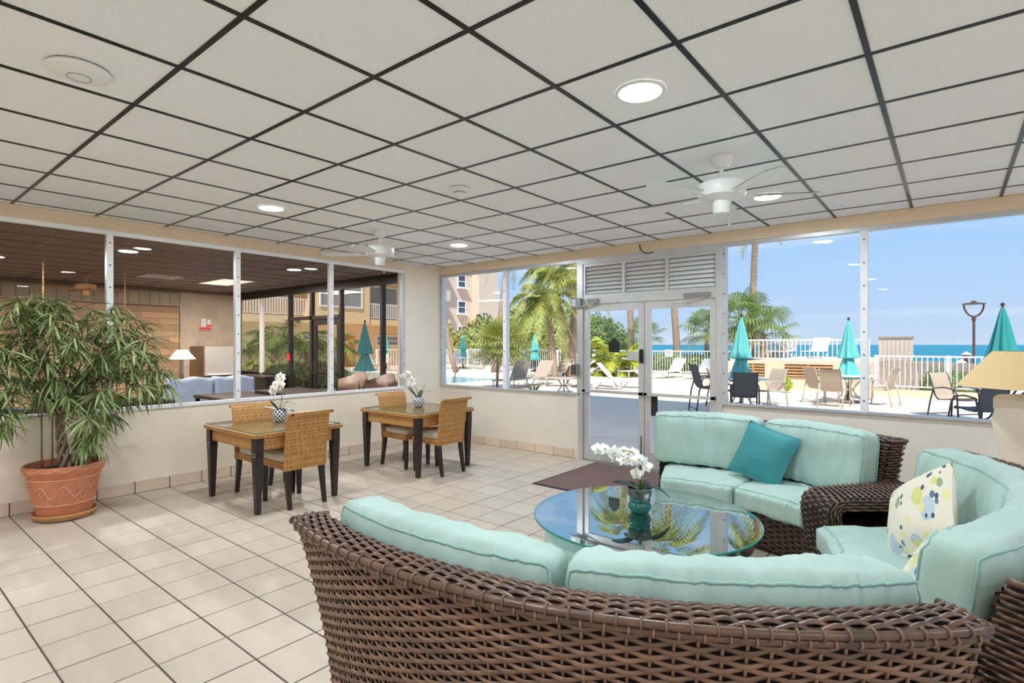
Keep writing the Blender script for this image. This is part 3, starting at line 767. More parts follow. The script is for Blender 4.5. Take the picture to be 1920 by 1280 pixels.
arc_cushion('back_cushion', 'aqua back cushion below the wide seaward window, behind the teal pillow', sA[1] + 1.0, mid - .6, 1.64, 1.80, .476, .905, lean=.06, grp=GB, seed=4, bulge=.045, drop=-.0)
mid = 3.2
arc_cushion('seat_cushion', 'aqua seat cushion under the leaf print pillow', mid + .25, sB[0] - 5.0, 1.02, 1.78, .29, .452, c=CB, grp=GS, seed=5)
arc_cushion('seat_cushion', 'aqua seat cushion mostly hidden at the right edge of the picture', sB[1] + .5, mid - .25, 1.02, 1.78, .29, .452, c=CB, grp=GS, seed=6)
arc_cushion('back_cushion', 'aqua back cushion behind the leaf print pillow', mid + .5, sB[0] - 1.2, 1.61, 1.77, .476, .90, lean=.07, c=CB, grp=GB, seed=7, bulge=.05)
arc_cushion('back_cushion', 'aqua back cushion cut off by the right edge of the picture', sB[1] + .2, mid - .5, 1.58, 1.765, .476, .91, lean=.07, c=CB, grp=GB, seed=8, bulge=.05)
mid = (sC[0] + sC[1]) / 2 + 1.2
arc_cushion('seat_cushion', 'left aqua seat cushion hidden on the foreground sofa', sC[1] + .5, mid - .25, 1.175, 1.80, .29, .452, grp=GS, seed=9)
arc_cushion('seat_cushion', 'right aqua seat cushion hidden on the foreground sofa', mid + .25, sC[0] - .5, 1.175, 1.80, .29, .452, grp=GS, seed=10)
arc_cushion('back_cushion', 'left aqua back cushion on the foreground sofa', sC[1] + .2, mid - .5, 1.645, 1.815, .476, .905, lean=.05, grp=GB, seed=11, bulge=.035)
arc_cushion('back_cushion', 'right aqua back cushion on the foreground sofa', mid + .4, sC[0] + .3, 1.645, 1.815, .476, .905, lean=.05, grp=GB, seed=12, bulge=.035)

# ---- wedge tables between the sofas
def wedge(a0, a1, label, ztop=.585, c=SC, open_side=True):
    a0, a1 = math.radians(a0), math.radians(a1); L = a1 - a0
    t = thing('wedge_table', label, 'side table', PA((a0 + a1) / 2, 1.5, 0, c), group='wicker wedge tables between the sofas')
    R1, R0, rc = 1.93, 1.135, .10
    path = [(R1, ztop)] + [(R1 - (R1 - R0 - rc) * i / 10, ztop) for i in range(1, 11)]
    path += [(R0 + rc - rc * math.sin(q), ztop - rc + rc * math.cos(q)) for q in [PI / 2 * i / 6 for i in range(1, 7)]]
    path += [(R0 + .10 * ((i / 8) ** 1.3), ztop - rc - (ztop - rc - .02) * i / 8) for i in range(1, 9)]
    cum = [0]
    for p, q in zip(path, path[1:]): cum.append(cum[-1] + math.hypot(q[0] - p[0], q[1] - p[1]))
    def pos(b):
        b = max(0, min(cum[-1], b))
        for i in range(len(path) - 1):
            if b <= cum[i + 1] + 1e-9:
                f = (b - cum[i]) / max(1e-9, cum[i + 1] - cum[i]); r = path[i][0] + (path[i + 1][0] - path[i][0]) * f; z = path[i][1] + (path[i + 1][1] - path[i][1]) * f
                dx, dz = path[i + 1][0] - path[i][0], path[i + 1][1] - path[i][1]; l = math.hypot(dx, dz); return r, z, dz / l, -dx / l
    def Sw(a, b):
        r, z, nr, nz_ = pos(b); th = a0 + L * a / (L * 1.4)
        return PA(th, r, z, c), Vector((nr * math.cos(th), nr * math.sin(th), nz_))
    mb = MB(); weave(Sw, L * 1.4, cum[-1], pitch=.019, stake=.052, wid=.016, th=.008, amp=.007, seg=4, ns=6, single=mb, stakes=False)
    stuff(mb.build('top_weave', 'wicker_dark', t))
    # shell core, 7 cm thick, and side wall towards a1
    core = MB(); TH = .075
    inner = []
    for i, (r, z) in enumerate(path):
        _, _, nr, nz_ = pos(cum[i] - 1e-4 if i else 1e-4); inner.append((r - nr * TH, z - nz_ * TH))
    poly = [(r - .006 * 0, z) for r, z in path]
    n = len(path)
    for th in (a0, a1): core.v.extend([tuple(PA(th, r, z, c) + Vector((0, 0, -.004))) for r, z in path] + [tuple(PA(th, r, z, c)) for r, z in inner])
    for i in range(n - 1):
        for o in (0, n): core.f.append((o + i, o + i + 1, 2 * n + o + i + 1, 2 * n + o + i)); core.sm.append(False); core.mi.append(0)
        for o in (0, 2 * n): core.f.append((o + i, o + i + 1, o + n + i + 1, o + n + i)); core.sm.append(False); core.mi.append(0)
    core.build('shell', 'wicker_gap_shade', t)
    for th, sg in ((a0, -1), (a1, 1)):
        tn = Vector((-math.sin(th), math.cos(th), 0)) * sg
        def Sg(a, b, th=th, tn=tn):
            r, z, nr, nz_ = pos(a); return PA(th, r - nr * b, z - nz_ * b, c) + tn * .003, tn
        mb = MB(); weave(Sg, cum[-1], .075, pitch=.0187, stake=.05, wid=.0155, seg=3, ns=5, single=mb, stakes=False); stuff(mb.build('rim_weave', 'wicker_dark', t))
    # side wall away from the camera, shelf, back
    def slab(aa, ab, ra, rb, za, zb, nm, mt='wicker_gap_shade'):
        m2 = MB(); v = [PA(th, r, z, c) for th in (aa, ab) for r in (ra, rb) for z in (za, zb)]
        m2.add(v, [(0, 1, 3, 2), (4, 6, 7, 5), (0, 4, 5, 1), (2, 3, 7, 6), (0, 2, 6, 4), (1, 5, 7, 3)]); return m2.build(nm, mt, t)
    slab(a1 - .03, a1 - .004, 1.25, 1.9, .03, ztop - .03, 'side_wall'); slab(a0 + .005, a1 - .01, 1.86, 1.91, .03, ztop - .03, 'rear_wall')
    slab(a0 + .005, a1 - .01, 1.24, 1.87, .33, .37, 'shelf', 'wicker_dark')
    def Ss(a, b):
        th = a0 + .005 + a / 1.55; return PA(th, 1.25 + b, .374, c), Vector((0, 0, 1))
    mb = MB(); weave(Ss, (L - .02) * 1.55, .6, pitch=.02, stake=.055, wid=.0165, seg=2, ns=5, single=mb, stakes=False); stuff(mb.build('shelf_weave', 'wicker_dark', t))
    def Sl(a, b):
        return PA(a0, 1.25 + a, .03 + b, c) - Vector((-math.sin(a0), math.cos(a0), 0)) * .002, Vector((math.sin(a0), -math.cos(a0), 0))
    mb = MB(); weave(Sl, .65, .30, pitch=.02, stake=.055, wid=.0165, seg=2, ns=5, single=mb, stakes=False); stuff(mb.build('lower_weave', 'wicker_dark', t))
    slab(a0 + .002, a0 + .012, 1.24, 1.87, .03, .33, 'lower_panel')
    return t
wedge(39.5, 53, 'wicker wedge table with an open cubby between the two far sofas')
wedge(-41.2, -32.6, 'low wicker wedge table at the lower right corner of the picture', ztop=.55)

# ---- pillows
def pillow(nm, label, mat, loc, rot, w=.45, h=.45, t=.15, seed=0):
    def fn(x, y, z):
        e = (1 - abs(x) ** 2.2) * (1 - abs(y) ** 2.2); px = x * (1 - .055 * (1 - y * y)); py = y * (1 - .055 * (1 - x * x))
        zz = (t / 2) * (max(0, e) ** .42) * (1 if z > 0 else -1) * abs(z)
        q = Vector((px * w / 2, py * h / 2, zz)); q.z += wr_noise((q.x + seed, q.y, 0), 9, .012) * e + .006 * math.sin(14 * q.x * (1 + q.y) + seed) * e
        return q
    o = MB().puff(fn, (14, 14, 2)).build(nm, mat, None, world=False); o.location = loc; o.rotation_euler = rot; WL[o.name] = Vector((0, 0, 0))
    pp = MB(); L = [(-1 + 2 * i / 12, -1) for i in range(12)] + [(1, -1 + 2 * i / 12) for i in range(12)] + [(1 - 2 * i / 12, 1) for i in range(12)] + [(-1, 1 - 2 * i / 12) for i in range(12)]
    pp.tube([fn(a, b, 0) for a, b in L], .003, 5, closed=True); pp.build('seam', mat, o, world=False)
    return tag(o, label, 'pillow')
def lookrot(nrm, spin):          # local z along nrm, spun about it
    q = Vector(nrm).to_track_quat('Z', 'Y'); return (q.to_matrix() @ Matrix.Rotation(spin, 3, 'Z')).to_euler()
th = math.radians(79); p = PA(th, 1.55, .66)
pillow('throw_pillow', 'plain teal throw pillow leaning on the far sofa', 'teal_fabric', p, lookrot((-math.cos(th) - .05, -math.sin(th), .42), math.radians(-14)), .44, .44, .16, 1)
th = math.radians(15); p = PA(th, 1.41, .665, CB)
pillow('throw_pillow', 'cream throw pillow with leaf print on the right sofa', 'print_fabric', p, lookrot((-math.cos(th), -math.sin(th) - .25, .5), math.radians(40)), .44, .44, .17, 2)
th = math.radians(-4); p = PA(th, 1.40, .525, CB)
pillow('throw_pillow', 'second leaf print pillow, half hidden behind the foreground sofa back', 'print_fabric', p, lookrot((-math.cos(th) - .2, -math.sin(th) - .1, .6), math.radians(10)), .42, .42, .14, 5)
th = math.radians(-71.5); p = PA(th, 1.54, .63)
pillow('throw_pillow', 'patterned teal pillow glimpsed between the two foreground cushions', 'print_teal', p, lookrot((-math.cos(th), -math.sin(th), .5), 0), .42, .36, .12, 6)

# ---- round coffee table with nested ottomans
TC = SC
ct = thing('coffee_table', 'round glass coffee table with dark wicker scroll legs', 'coffee table', TC)
g = MB().lathe([(.0005, .488), (.655, .488), (.665, .4905), (.665, .4985), (.66, .501), (.0005, .501)], 96, cap=False)
g.mi = [1 if (f[0] // 96) in (1, 2, 3) else 0 for f in g.f]
g.turned = False; g.sm = [False] * len(g.f)
gt = g.build('glass_top', ['table_glass', 'glass_edge'], ct, world=False)
def RA(th, r, z): return Vector((r * math.cos(th), r * math.sin(th), z))
for k in range(4):
    th = math.radians(-86 + 90 * k)
    pts = [RA(th, .10, .06), RA(th, .25, .035), RA(th, .42, .05), RA(th, .52, .13), RA(th, .53, .24), RA(th, .49, .34), RA(th, .50, .42), RA(th, .535, .452), RA(th, .575, .448), RA(th, .585, .42), RA(th, .565, .40)]
    sm = []
    for i in range(len(pts) - 1):
        for q in range(4):
            f = q / 4; a, b, c2, d = pts[max(0, i - 1)], pts[i], pts[i + 1], pts[min(len(pts) - 1, i + 2)]
            sm.append(.5 * ((2 * b) + (c2 - a) * f + (2 * a - 5 * b + 4 * c2 - d) * f * f + (3 * b - a - 3 * c2 + d) * f ** 3))
    sm.append(pts[-1]); leg = MB().tube(sm, .034, 10).build('leg', 'wicker_dark', ct, world=False)
    wp = MB(); tot = len(sm)
    for i in range(0, tot * 3 - 3):
        f = i / 3; j = int(f); P = sm[j].lerp(sm[min(tot - 1, j + 1)], f - j); T = (sm[min(tot - 1, j + 1)] - sm[j]).normalized()
        u = T.orthogonal().normalized(); v2 = T.cross(u); wp.tube([P + (u * math.cos(x) + v2 * math.sin(x)) * .036 + T * .004 * math.sin(x * 2 + i) for x in [2 * PI * q / 10 for q in range(10)]], .0055, 5, closed=True)
    stuff(wp.build('wrapping', 'wicker_dark', leg, world=False))
MB().lathe([(.0005, .04), (.14, .04), (.14, .08), (.09, .1), (.075, .2), (.09, .4), (.17, .46), (.17, .487), (.0005, .487)], 24, cap=False).build('centre_post', 'wicker_dark', ct, world=False)
for k, lb in enumerate(('front wedge ottoman with aqua cushion under the coffee table glass', 'right wedge ottoman with aqua cushion under the coffee table glass', 'rear wedge ottoman with aqua cushion under the coffee table glass', 'left wedge ottoman with aqua cushion under the coffee table glass')):
    a0, a1 = math.radians(-86 + 90 * k + 8.5), math.radians(-86 + 90 * (k + 1) - 8.5); am = (a0 + a1) / 2
    ot = thing('wedge_ottoman', lb, 'ottoman', TC, group='wedge ottomans under the coffee table')
    out = [RA(a0, .19, 0)] + [RA(a0 + (a1 - a0) * i / 14, .60, 0) for i in range(15)] + [RA(a1, .19, 0)]
    def prism(zs, nm, mt, rnd=0):
        mb = MB(); n = len(out); cen = sum(out, Vector()) / n
        for z, s in zs: mb.v.extend([tuple(cen + (p - cen) * s + Vector((0, 0, z))) for p in out])
        for q in range(len(zs) - 1):
            for i in range(n): mb.f.append((q * n + i, q * n + (i + 1) % n, (q + 1) * n + (i + 1) % n, (q + 1) * n + i)); mb.sm.append(True); mb.mi.append(0)
        mb.f.append(tuple(range(n))[::-1]); mb.f.append(tuple((len(zs) - 1) * n + i for i in range(n))); mb.sm += [False, True]; mb.mi += [0, 0]
        return sharpen(mb.build(nm, mt, ot, world=False), 50)
    prism([(.02, .93), (.28, .985)], 'body', 'wicker_gap_shade')
    def Sq(a, b, a0=a0): th = a0 + a / .6; rr = .585 + .012 * b / .26; return RA(th, rr, .025 + b), RA(th, 1, 0)
    mb = MB(); weave(Sq, (a1 - a0) * .6, .255, pitch=.018, stake=.05, wid=.0145, seg=3, ns=5, single=mb, stakes=False); stuff(mb.build('weave', 'wicker_dark', ot, world=False))
    prism([(.28, .97), (.30, 1.01), (.34, 1.02), (.375, 1.0), (.39, .95), (.396, .8), (.40, .4)], 'cushion', 'aqua')

# ---- teal pot orchid on coffee table
def petal_flower(mb_w, mb_y, c, nrm, r, rot=0):
    q = Vector(nrm).normalized().to_track_quat('Z', 'Y').to_matrix()
    for k, (an, s, wd) in enumerate(((90, 1, .5), (18, 1.05, .8), (162, 1.05, .8), (234, .95, .5), (306, .95, .5))):
        a = math.radians(an) + rot
        pts = []
        for i in range(9):
            f = i / 8; x = r * s * f; hw = r * wd * .62 * math.sin(PI * min(1, f * .93 + .05)) ** .8
            for sg in (-1, 1): pts.append((x, sg * hw, .10 * r * f + .12 * r * (1 - f) + (hw * .12)))
        vs = [Vector(c) + q @ Vector((p[0] * math.cos(a) - p[1] * math.sin(a), p[0] * math.sin(a) + p[1] * math.cos(a), p[2] - (.3 * r * (i // 2 / 8) ** 2))) for i, p in enumerate(pts)]
        mb_w.add(vs, [(2 * i, 2 * i + 2, 2 * i + 3, 2 * i + 1) for i in range(8)], True)
    mb_y.tube([Vector(c) + q @ Vector((0, 0, .05 * r)), Vector(c) + q @ Vector((0, -.12 * r, .35 * r))], .14 * r, 6)
def orchid_leaf(p0, direc, L, W, droop, lift=.35):
    d = Vector((math.cos(direc), math.sin(direc), 0)); sd = Vector((-d.y, d.x, 0)); mb = MB()
    def f(s, q):
        hw = W / 2 * math.sin(PI * (s * .9 + .08)) ** .7; x = (2 * q - 1)
        return Vector(p0) + d * L * s + Vector((0, 0, 1)) * (lift * L * s - droop * L * s * s + .22 * hw * abs(x)) + sd * hw * x
    mb.grid(f, 10, 4); n = len(mb.v); fc = list(mb.f); mb.add([(v[0], v[1], v[2] - .003) for v in mb.v], [g2[::-1] for g2 in fc], True); return mb
def orchid(label, loc, pot_kind, leaves, stem_pts, flowers, fr, leafm, group, flat=False):
    t = thing('potted_orchid', label, 'potted orchid', loc, group=group)
    if pot_kind == 'lattice':
        t.scale = (1.25, 1.25, 1.25)
        MB().lathe([(.0005, 0), (.034, 0), (.040, .004), (.056, .03), (.061, .055), (.056, .08), (.044, .098), (.041, .102), (.036, .102), (.036, .085), (.0005, .085)], 36, cap=False).build('pot', 'lattice_pot', t, world=False)
        top = .09
    else:
        MB().lathe([(.0005, 0), (.045, 0), (.055, .006), (.068, .03), (.07, .045), (.06, .062), (.058, .07), (.064, .076), (.064, .082), (.059, .09), (.066, .10)], 40, rm=lambda a, i, z: 1 + (.03 * math.sin(10 * a + z * 160) if .01 < z < .06 else 0), cap=False).build('pot', 'teal_glaze', t, world=False)
        MB().lathe([(.066, .10), (.072, .112), (.071, .135), (.074, .15), (.068, .152), (.064, .135), (.0005, .13)], 40, cap=False).build('pot_rim', 'glaze_rim', t, world=False)
        top = .135
    for (dr, L, W, dp, lf) in leaves: orchid_leaf((.015 * math.cos(dr), .015 * math.sin(dr), top + .005), dr, L, W, dp, lf).build('leaf', leafm, t, world=False)
    MB().tube([(0, 0, top - .01)] + stem_pts, .0035, 6).build('stem', 'stem_green', t, world=False)
    if pot_kind != 'lattice':
        for k in range(8):
            a = k * .8; MB().tube([(.01 * math.cos(a), .01 * math.sin(a), top), (.02 * math.cos(a), .02 * math.sin(a), top + .07), (.03 * math.cos(a), .03 * math.sin(a), top + .11 + .01 * (k % 3))], .0016, 4).build('grass_blade', 'stem_green', t, world=False)
        MB().tube([(.004, .004, top), (.006, .006, top + .33)], .004, 6).build('support_stick', 'black', t, world=False)
    else:
        for k, a in enumerate((.3, 5.6)):
            MB().tube([(0, 0, top), (.04 * math.cos(a), .04 * math.sin(a), top + .07), (.12 * math.cos(a), .12 * math.sin(a), top + .075), (.16 * math.cos(a), .16 * math.sin(a), top + .06)], .0018, 4).build('air_root', 'stem_green', t, world=False)
    for c, n in flowers:
        w_, y_ = MB(), MB(); petal_flower(w_, y_, c, n, fr); fl = w_.build('flower', 'orchid_white', t, world=False); y_.build('flower_lip', 'orchid_yellow', fl, world=False)
    return t
TV = Vector((-FW[0], -FW[1], .1))     # towards the viewer
def side(k): return Vector((RT[0] * k, RT[1] * k, 0))
fl = []
for i, (sx, z) in enumerate(((-.04, .36), (-.08, .36), (-.12, .37), (-.16, .375), (-.20, .39), (-.25, .385), (-.02, .33), (.015, .28), (.02, .315), (-.06, .32), (-.10, .325), (.0, .235), (-.14, .34))):
    fl.append((tuple(side(sx) + Vector((random.uniform(-.02, .02), random.uniform(-.02, .02), z))), TV + Vector((random.uniform(-.5, .5), random.uniform(-.5, .5), random.uniform(-.2, .5)))))
vdir = math.atan2(RT[1], RT[0])
orchid('white orchid in a teal glazed pot on the round glass table', (TC.x - .035, TC.y + .02, .5012), 'teal',
       [(vdir + PI - .1, .155, .085, .25, .5), (vdir + .0, .17, .07, .75, .45), (vdir - PI / 2, .10, .085, .9, .35), (vdir + .9, .12, .06, .3, .5), (vdir + 2.2, .11, .06, .3, .5)],
       [tuple(side(.0) + Vector((0, 0, .25))), tuple(side(-.01) + Vector((0, 0, .34))), tuple(side(-.05) + Vector((0, 0, .37))), tuple(side(-.13) + Vector((0, 0, .385))), tuple(side(-.23) + Vector((0, 0, .39)))], fl, .042, 'orchid_leaf_dark', 'potted orchids')

# ---- dining tables and chairs
def dining_table(x0, x1, y0, y1, label, zt=.735):
    t = thing('dining_table', label, 'table', ((x0 + x1) / 2, (y0 + y1) / 2, 0), group='glass topped rattan dining tables')
    MB().cbox(x0, x1, y0, y1, zt - .045, zt - .008, .006).build('table_top', 'rattan', t)
    g = MB().cbox(x0 + .012, x1 - .012, y0 + .012, y1 - .012, zt - .008, zt, .001); g.mi = [0] + [1] * 8 + [0]
    g.build('glass_top', ['thin_table_glass', 'glass_edge'], t)
    i = .045; z0, z1 = zt - .165, zt - .045
    for a in ((x0 + i + .01, x1 - i - .01, y0 + i, y0 + i + .022), (x0 + i + .01, x1 - i - .01, y1 - i - .022, y1 - i), (x0 + i, x0 + i + .022, y0 + i + .01, y1 - i - .01), (x1 - i - .022, x1 - i, y0 + i + .01, y1 - i - .01)):
        MB().box(*a, z0, z1).build('apron', 'rattan', t)
    for sx in (0, 1):
        for sy in (0, 1):
            cx = x0 + .058 if sx == 0 else x1 - .058; cy = y0 + .058 if sy == 0 else y1 - .058; h = .039
            ox = .012 if sx else -.012; oy = .012 if sy else -.012
            v = []
            for z, hh, s in ((0, .021, 1.0), (zt - .25, .036, .35), (zt - .215, h, .2), (zt - .211, h - .004, .2), (zt - .205, h - .004, .2), (zt - .201, h, .2), (zt - .19, h, .1), (zt - .186, h - .004, .1), (zt - .18, h, .1), (zt - .045, h, 0)):
                v += [(cx + a * hh - ox * s * 2 * 0, cy + b * hh, z) for a, b in ((-1, -1), (1, -1), (1, 1), (-1, 1))]
            f = [(q * 4 + k, q * 4 + (k + 1) % 4, q * 4 + 4 + (k + 1) % 4, q * 4 + 4 + k) for q in range(9) for k in range(4)] + [(3, 2, 1, 0)]
            MB().add(v, f).build('leg', 'espresso', t)
    return t
dining_table(-5.86, -4.80, 2.315, 3.215, 'dark-legged rattan dining table nearer the potted tree')
dining_table(-5.78, -4.70, 4.125, 5.06, 'dark-legged rattan dining table nearer the corner window')
def chair(loc, rz, label):       # faces local +x
    t = thing('dining_chair', label, 'chair', loc, rz, group='rattan scroll back dining chairs')
    MB().cbox(-.21, .23, -.205, .205, .36, .425, .008).build('seat_frame', 'rattan', t, world=False)
    def fn(x, y, z):
        e = (1 - abs(x) ** 4) * (1 - abs(y) ** 4)
        return Vector((.02 + .205 * x * (1 - .03 * y * y), .195 * y * (1 - .03 * x * x), .462 + (.036 if z < 0 else .018 + .036 * max(0, e) ** .5) * z))
    MB().puff(fn, (10, 10, 4)).build('seat_cushion', 'seat_fabric', t, world=False)
    # scroll back: profile swept across
    prof = []
    for i in range(21):
        s = i / 20
        if s < .8: q = s / .8; prof.append((-.215 - .035 * q - .03 * q * q, .355 + .50 * q))
        else:
            q = (s - .8) / .2 * 2.2; prof.append((-.28 - .035 * (1 - math.cos(q)) - .008 * q, .855 + .038 * math.sin(q)))
    mb = MB(); n = len(prof); TH = .028
    pts = []
    for i in range(n):
        a = prof[max(0, i - 1)]; b = prof[min(n - 1, i + 1)]; dx, dz = b[0] - a[0], b[1] - a[1]; l = math.hypot(dx, dz); pts.append((prof[i], (dz / l, -dx / l)))
    loop = [(p[0] + nn[0] * TH / 2, p[1] + nn[1] * TH / 2) for p, nn in pts] + [(p[0] - nn[0] * TH / 2, p[1] - nn[1] * TH / 2) for p, nn in reversed(pts)]
    m = len(loop)
    for y in (-.21, -.2, 0, .2, .21):
        k = .9 if abs(y) > .205 else 1
        cxm = [((loop[i][0] + loop[m - 1 - i][0]) / 2, (loop[i][1] + loop[m - 1 - i][1]) / 2) for i in range(m)]
        mb.v.extend([(cxm[i][0] + (loop[i][0] - cxm[i][0]) * (.6 if k < 1 else 1), y, cxm[i][1] + (loop[i][1] - cxm[i][1]) * (.6 if k < 1 else 1)) for i in range(m)])
    for r in range(4):
        for i in range(m): mb.f.append((r * m + i, r * m + (i + 1) % m, (r + 1) * m + (i + 1) % m, (r + 1) * m + i)); mb.sm.append(True); mb.mi.append(0)
    for r in (0, 4):
        for i in range(n - 1): mb.f.append((r * m + i, r * m + i + 1, r * m + m - 2 - i, r * m + m - 1 - i)); mb.sm.append(False); mb.mi.append(0)
    bk = sharpen(mb.build('backrest', 'rattan', t, world=False), 40)
    for y in (-.205, .205): MB().tube([(p[0], y, p[1]) for p in prof], .015, 8).build('edge_rope', 'rattan', bk, world=False)
    for sx, sy in ((-1, -1), (-1, 1), (1, -1), (1, 1)):
        xb = -.26 if sx < 0 else .205; xt = -.20 if sx < 0 else .2; y = sy * .178
        v = []
        for x, z, h in ((xb, 0, .016), ((xb + xt) / 2 + .006, .2, .02), (xt, .37, .024)): v += [(x + a * h, y + b * h, z) for a, b in ((-1, -1), (1, -1), (1, 1), (-1, 1))]
        MB().add(v, [(q * 4 + k, q * 4 + (k + 1) % 4, q * 4 + 4 + (k + 1) % 4, q * 4 + 4 + k) for q in range(2) for k in range(4)] + [(3, 2, 1, 0), (8, 9, 10, 11)]).build('leg', 'espresso', t, world=False)
    return t
ch = chair((-5.01, 2.80, 0), PI, 'rattan dining chair seen from behind at the nearer table')
clone(ch, (-5.50, 2.775, 0), 0, 'rattan dining chair with its back to the partition wall, nearer table')
clone(ch, (-4.835, 4.565, 0), PI, 'rattan dining chair seen from behind at the farther table')
clone(ch, (-5.40, 4.55, 0), 0, 'rattan dining chair with its back to the partition wall, farther table')
fl = []
for (sx, z) in ((.0, .37), (.012, .345), (-.02, .345), (-.035, .31), (.01, .315), (.03, .30), (-.05, .275), (-.02, .29), (.0, .28), (-.055, .245)):
    fl.append((tuple(side(sx) + Vector((random.uniform(-.015, .015), random.uniform(-.015, .015), z))), TV + Vector((random.uniform(-.4, .4), random.uniform(-.4, .4), random.uniform(-.3, .2)))))
orchid('white orchid in a blue and white lattice pot on the nearer dining table', (-5.40, 2.87, .7355), 'lattice',
       [(vdir + PI, .12, .06, .0, .22), (vdir + PI + .9, .07, .055, .1, 1.3), (vdir - .2, .12, .055, .35, .25), (vdir + .3, .05, .04, .0, 1.6)],
       [tuple(side(.015) + Vector((0, 0, .18))), tuple(side(.022) + Vector((0, 0, .27))), tuple(side(.02) + Vector((0, 0, .34))), tuple(side(.0) + Vector((0, 0, .38)))], fl, .038, 'orchid_leaf', 'potted orchids')
fl = []
for (sx, z) in ((-.13, .34), (-.16, .31), (-.11, .32), (-.09, .28), (-.06, .27), (-.10, .25), (-.05, .235), (-.075, .22)):
    fl.append((tuple(side(sx) + Vector((random.uniform(-.015, .015), random.uniform(-.015, .015), z))), TV + Vector((random.uniform(-.5, .5), random.uniform(-.5, .5), random.uniform(-.3, .3)))))
orchid('pale orchid in a blue and white lattice pot on the farther dining table', (-5.27, 4.64, .7355), 'lattice',
       [(vdir + PI - .2, .11, .05, .0, 1.0), (vdir + .2, .06, .05, .0, 2.6), (vdir + PI + .6, .09, .03, .0, 1.4), (vdir + 1.4, .08, .05, .1, 1.0)],
       [tuple(side(-.02) + Vector((0, 0, .18))), tuple(side(-.06) + Vector((0, 0, .25))), tuple(side(-.10) + Vector((0, 0, .33))), tuple(side(-.15) + Vector((0, 0, .36)))], fl, .036, 'orchid_leaf', 'potted orchids')

# ---- table lamp at the right edge, on a drum table behind the sofa
lx, ly = .46, 4.62
lt = thing('drum_table', 'round wicker drum table hidden behind the right sofa', 'side table', (lx, ly, 0))
MB().lathe([(.0005, 0), (.27, 0), (.26, .25), (.27, .48), (.30, .49), (.30, .52), (.0005, .52)], 40, cap=False).build('drum', 'wicker_dark', lt, world=False)
MB().lathe([(.0005, .52), (.305, .52), (.305, .532), (.0005, .532)], 40, cap=False).build('table_top', 'espresso', lt, world=False)
lm = thing('table_lamp', 'large cream plaster table lamp with tan shade at the right edge', 'lamp', (lx, ly, .5325))
MB().lathe([(.0005, 0), (.20, 0), (.235, .03), (.245, .10), (.235, .20), (.222, .30), (.232, .42), (.248, .52), (.245, .58), (.25, .60), (.25, .66), (.235, .675), (.0005, .68)], 72, rm=lambda a, i, z: 1 + (.05 * math.sin(5 * a + z * 9) if .03 < z < .57 else 0), cap=False).build('base', 'plaster', lm, world=False)
MB().lathe([(.012, .675), (.012, .84)], 10).build('stem', 'chrome', lm, world=False)
MB().lathe([(.43, .735), (.255, .955), (.252, .955), (.427, .735)], 64, cap=False).build('shade', 'lamp_shade', lm, world=False)

# ---- potted weeping fig by the partition wall
PX, PY = -6.14, 1.27
sc_ = thing('plant_saucer', 'oval terracotta saucer under the big planter', 'saucer', (PX, PY, 0))
MB().lathe([(.0005, .001), (.19, .001), (.22, .02), (.235, .05), (.226, .062), (.21, .05), (.19, .022), (.0005, .022)], 48, cap=False).build('dish', 'saucer_clay', sc_, world=False)
pt = thing('terracotta_planter', 'large terracotta planter with grape vine relief', 'planter', (PX, PY, .0225))
MB().lathe([(.0005, 0), (.235, 0), (.245, .02), (.262, .10), (.268, .11), (.272, .118), (.278, .118), (.325, .35), (.332, .372), (.355, .39), (.372, .42), (.372, .45), (.355, .462), (.338, .455), (.325, .40), (.0005, .39)], 56, cap=False).build('body', 'terracotta', pt, world=False)
def onpot(a, z, out=.004):
    r = .278 + (.325 - .278) * (z - .118) / (.35 - .118) + out; return Vector((r * math.cos(a), r * math.sin(a), z))
va = math.atan2(-PY, -PX)
rl = MB()
for z in (.125, .345): rl.tube([onpot(2 * PI * i / 56, z, .001) for i in range(56)], .005, 5, closed=True)
vine = [(va - .9 + 1.8 * i / 30, .24 + .05 * math.sin(i * .55)) for i in range(31)]
rl.tube([onpot(a, z) for a, z in vine], .005, 5)
for i in range(3, 30, 4):
    a, z = vine[i]; rl.tube([onpot(a + .09 * math.cos(q) * (1 + .3 * math.cos(5 * q)) + .05, z - .045 + .03 * math.sin(q) * (1 + .3 * math.cos(5 * q))) for q in [2 * PI * k / 20 for k in range(20)]], .0035, 4, closed=True)
rl.build('vine_relief', 'terracotta_relief', pt, world=False)
for a in (va - .28, va + .42):
    gr = MB()
    for i in range(5):
        for j in range(5 - i): gr.lathe([(.0005, -.008), (.008, 0), (.0005, .008)], 6, tuple(onpot(a + (j - (4 - i) / 2) * .05, .325 - i * .022)))
    gr.build('grape_relief', 'terracotta_relief', pt, world=False)
gar = MB()
for s in range(-3, 4):
    a = va + s * .42; gar.tube([Vector((.373 * math.cos(a + .21 * q), .373 * math.sin(a + .21 * q), .445 - .022 * (1 - q * q))) for q in [-1 + i / 5 for i in range(11)]], .004, 5)
gar.build('garland_relief', 'terracotta_relief', pt, world=False)
pt.scale = (.79, .79, 1.0)
tr_ = thing('potted_fig_tree', 'bushy fig tree with long narrow drooping leaves in the planter', 'plant', (PX, PY, .42))
MB().lathe([(.0005, -.01), (.25, -.01), (.25, .0), (.2, .012), (.0005, .018)], 32, cap=False).build('soil', 'soil', tr_, world=False)
def wp(u, v, x):                 # a twig end: from bearing and height, standing at wall distance x
    a = (u - 960) / FPX; dx = FW[0] + a * RT[0]; dy = FW[1] + a * RT[1]; k = x / dx
    return Vector((x, dy * k, EYE + (645.5 - v) / FPX * k))
base = Vector((PX, PY, .42))
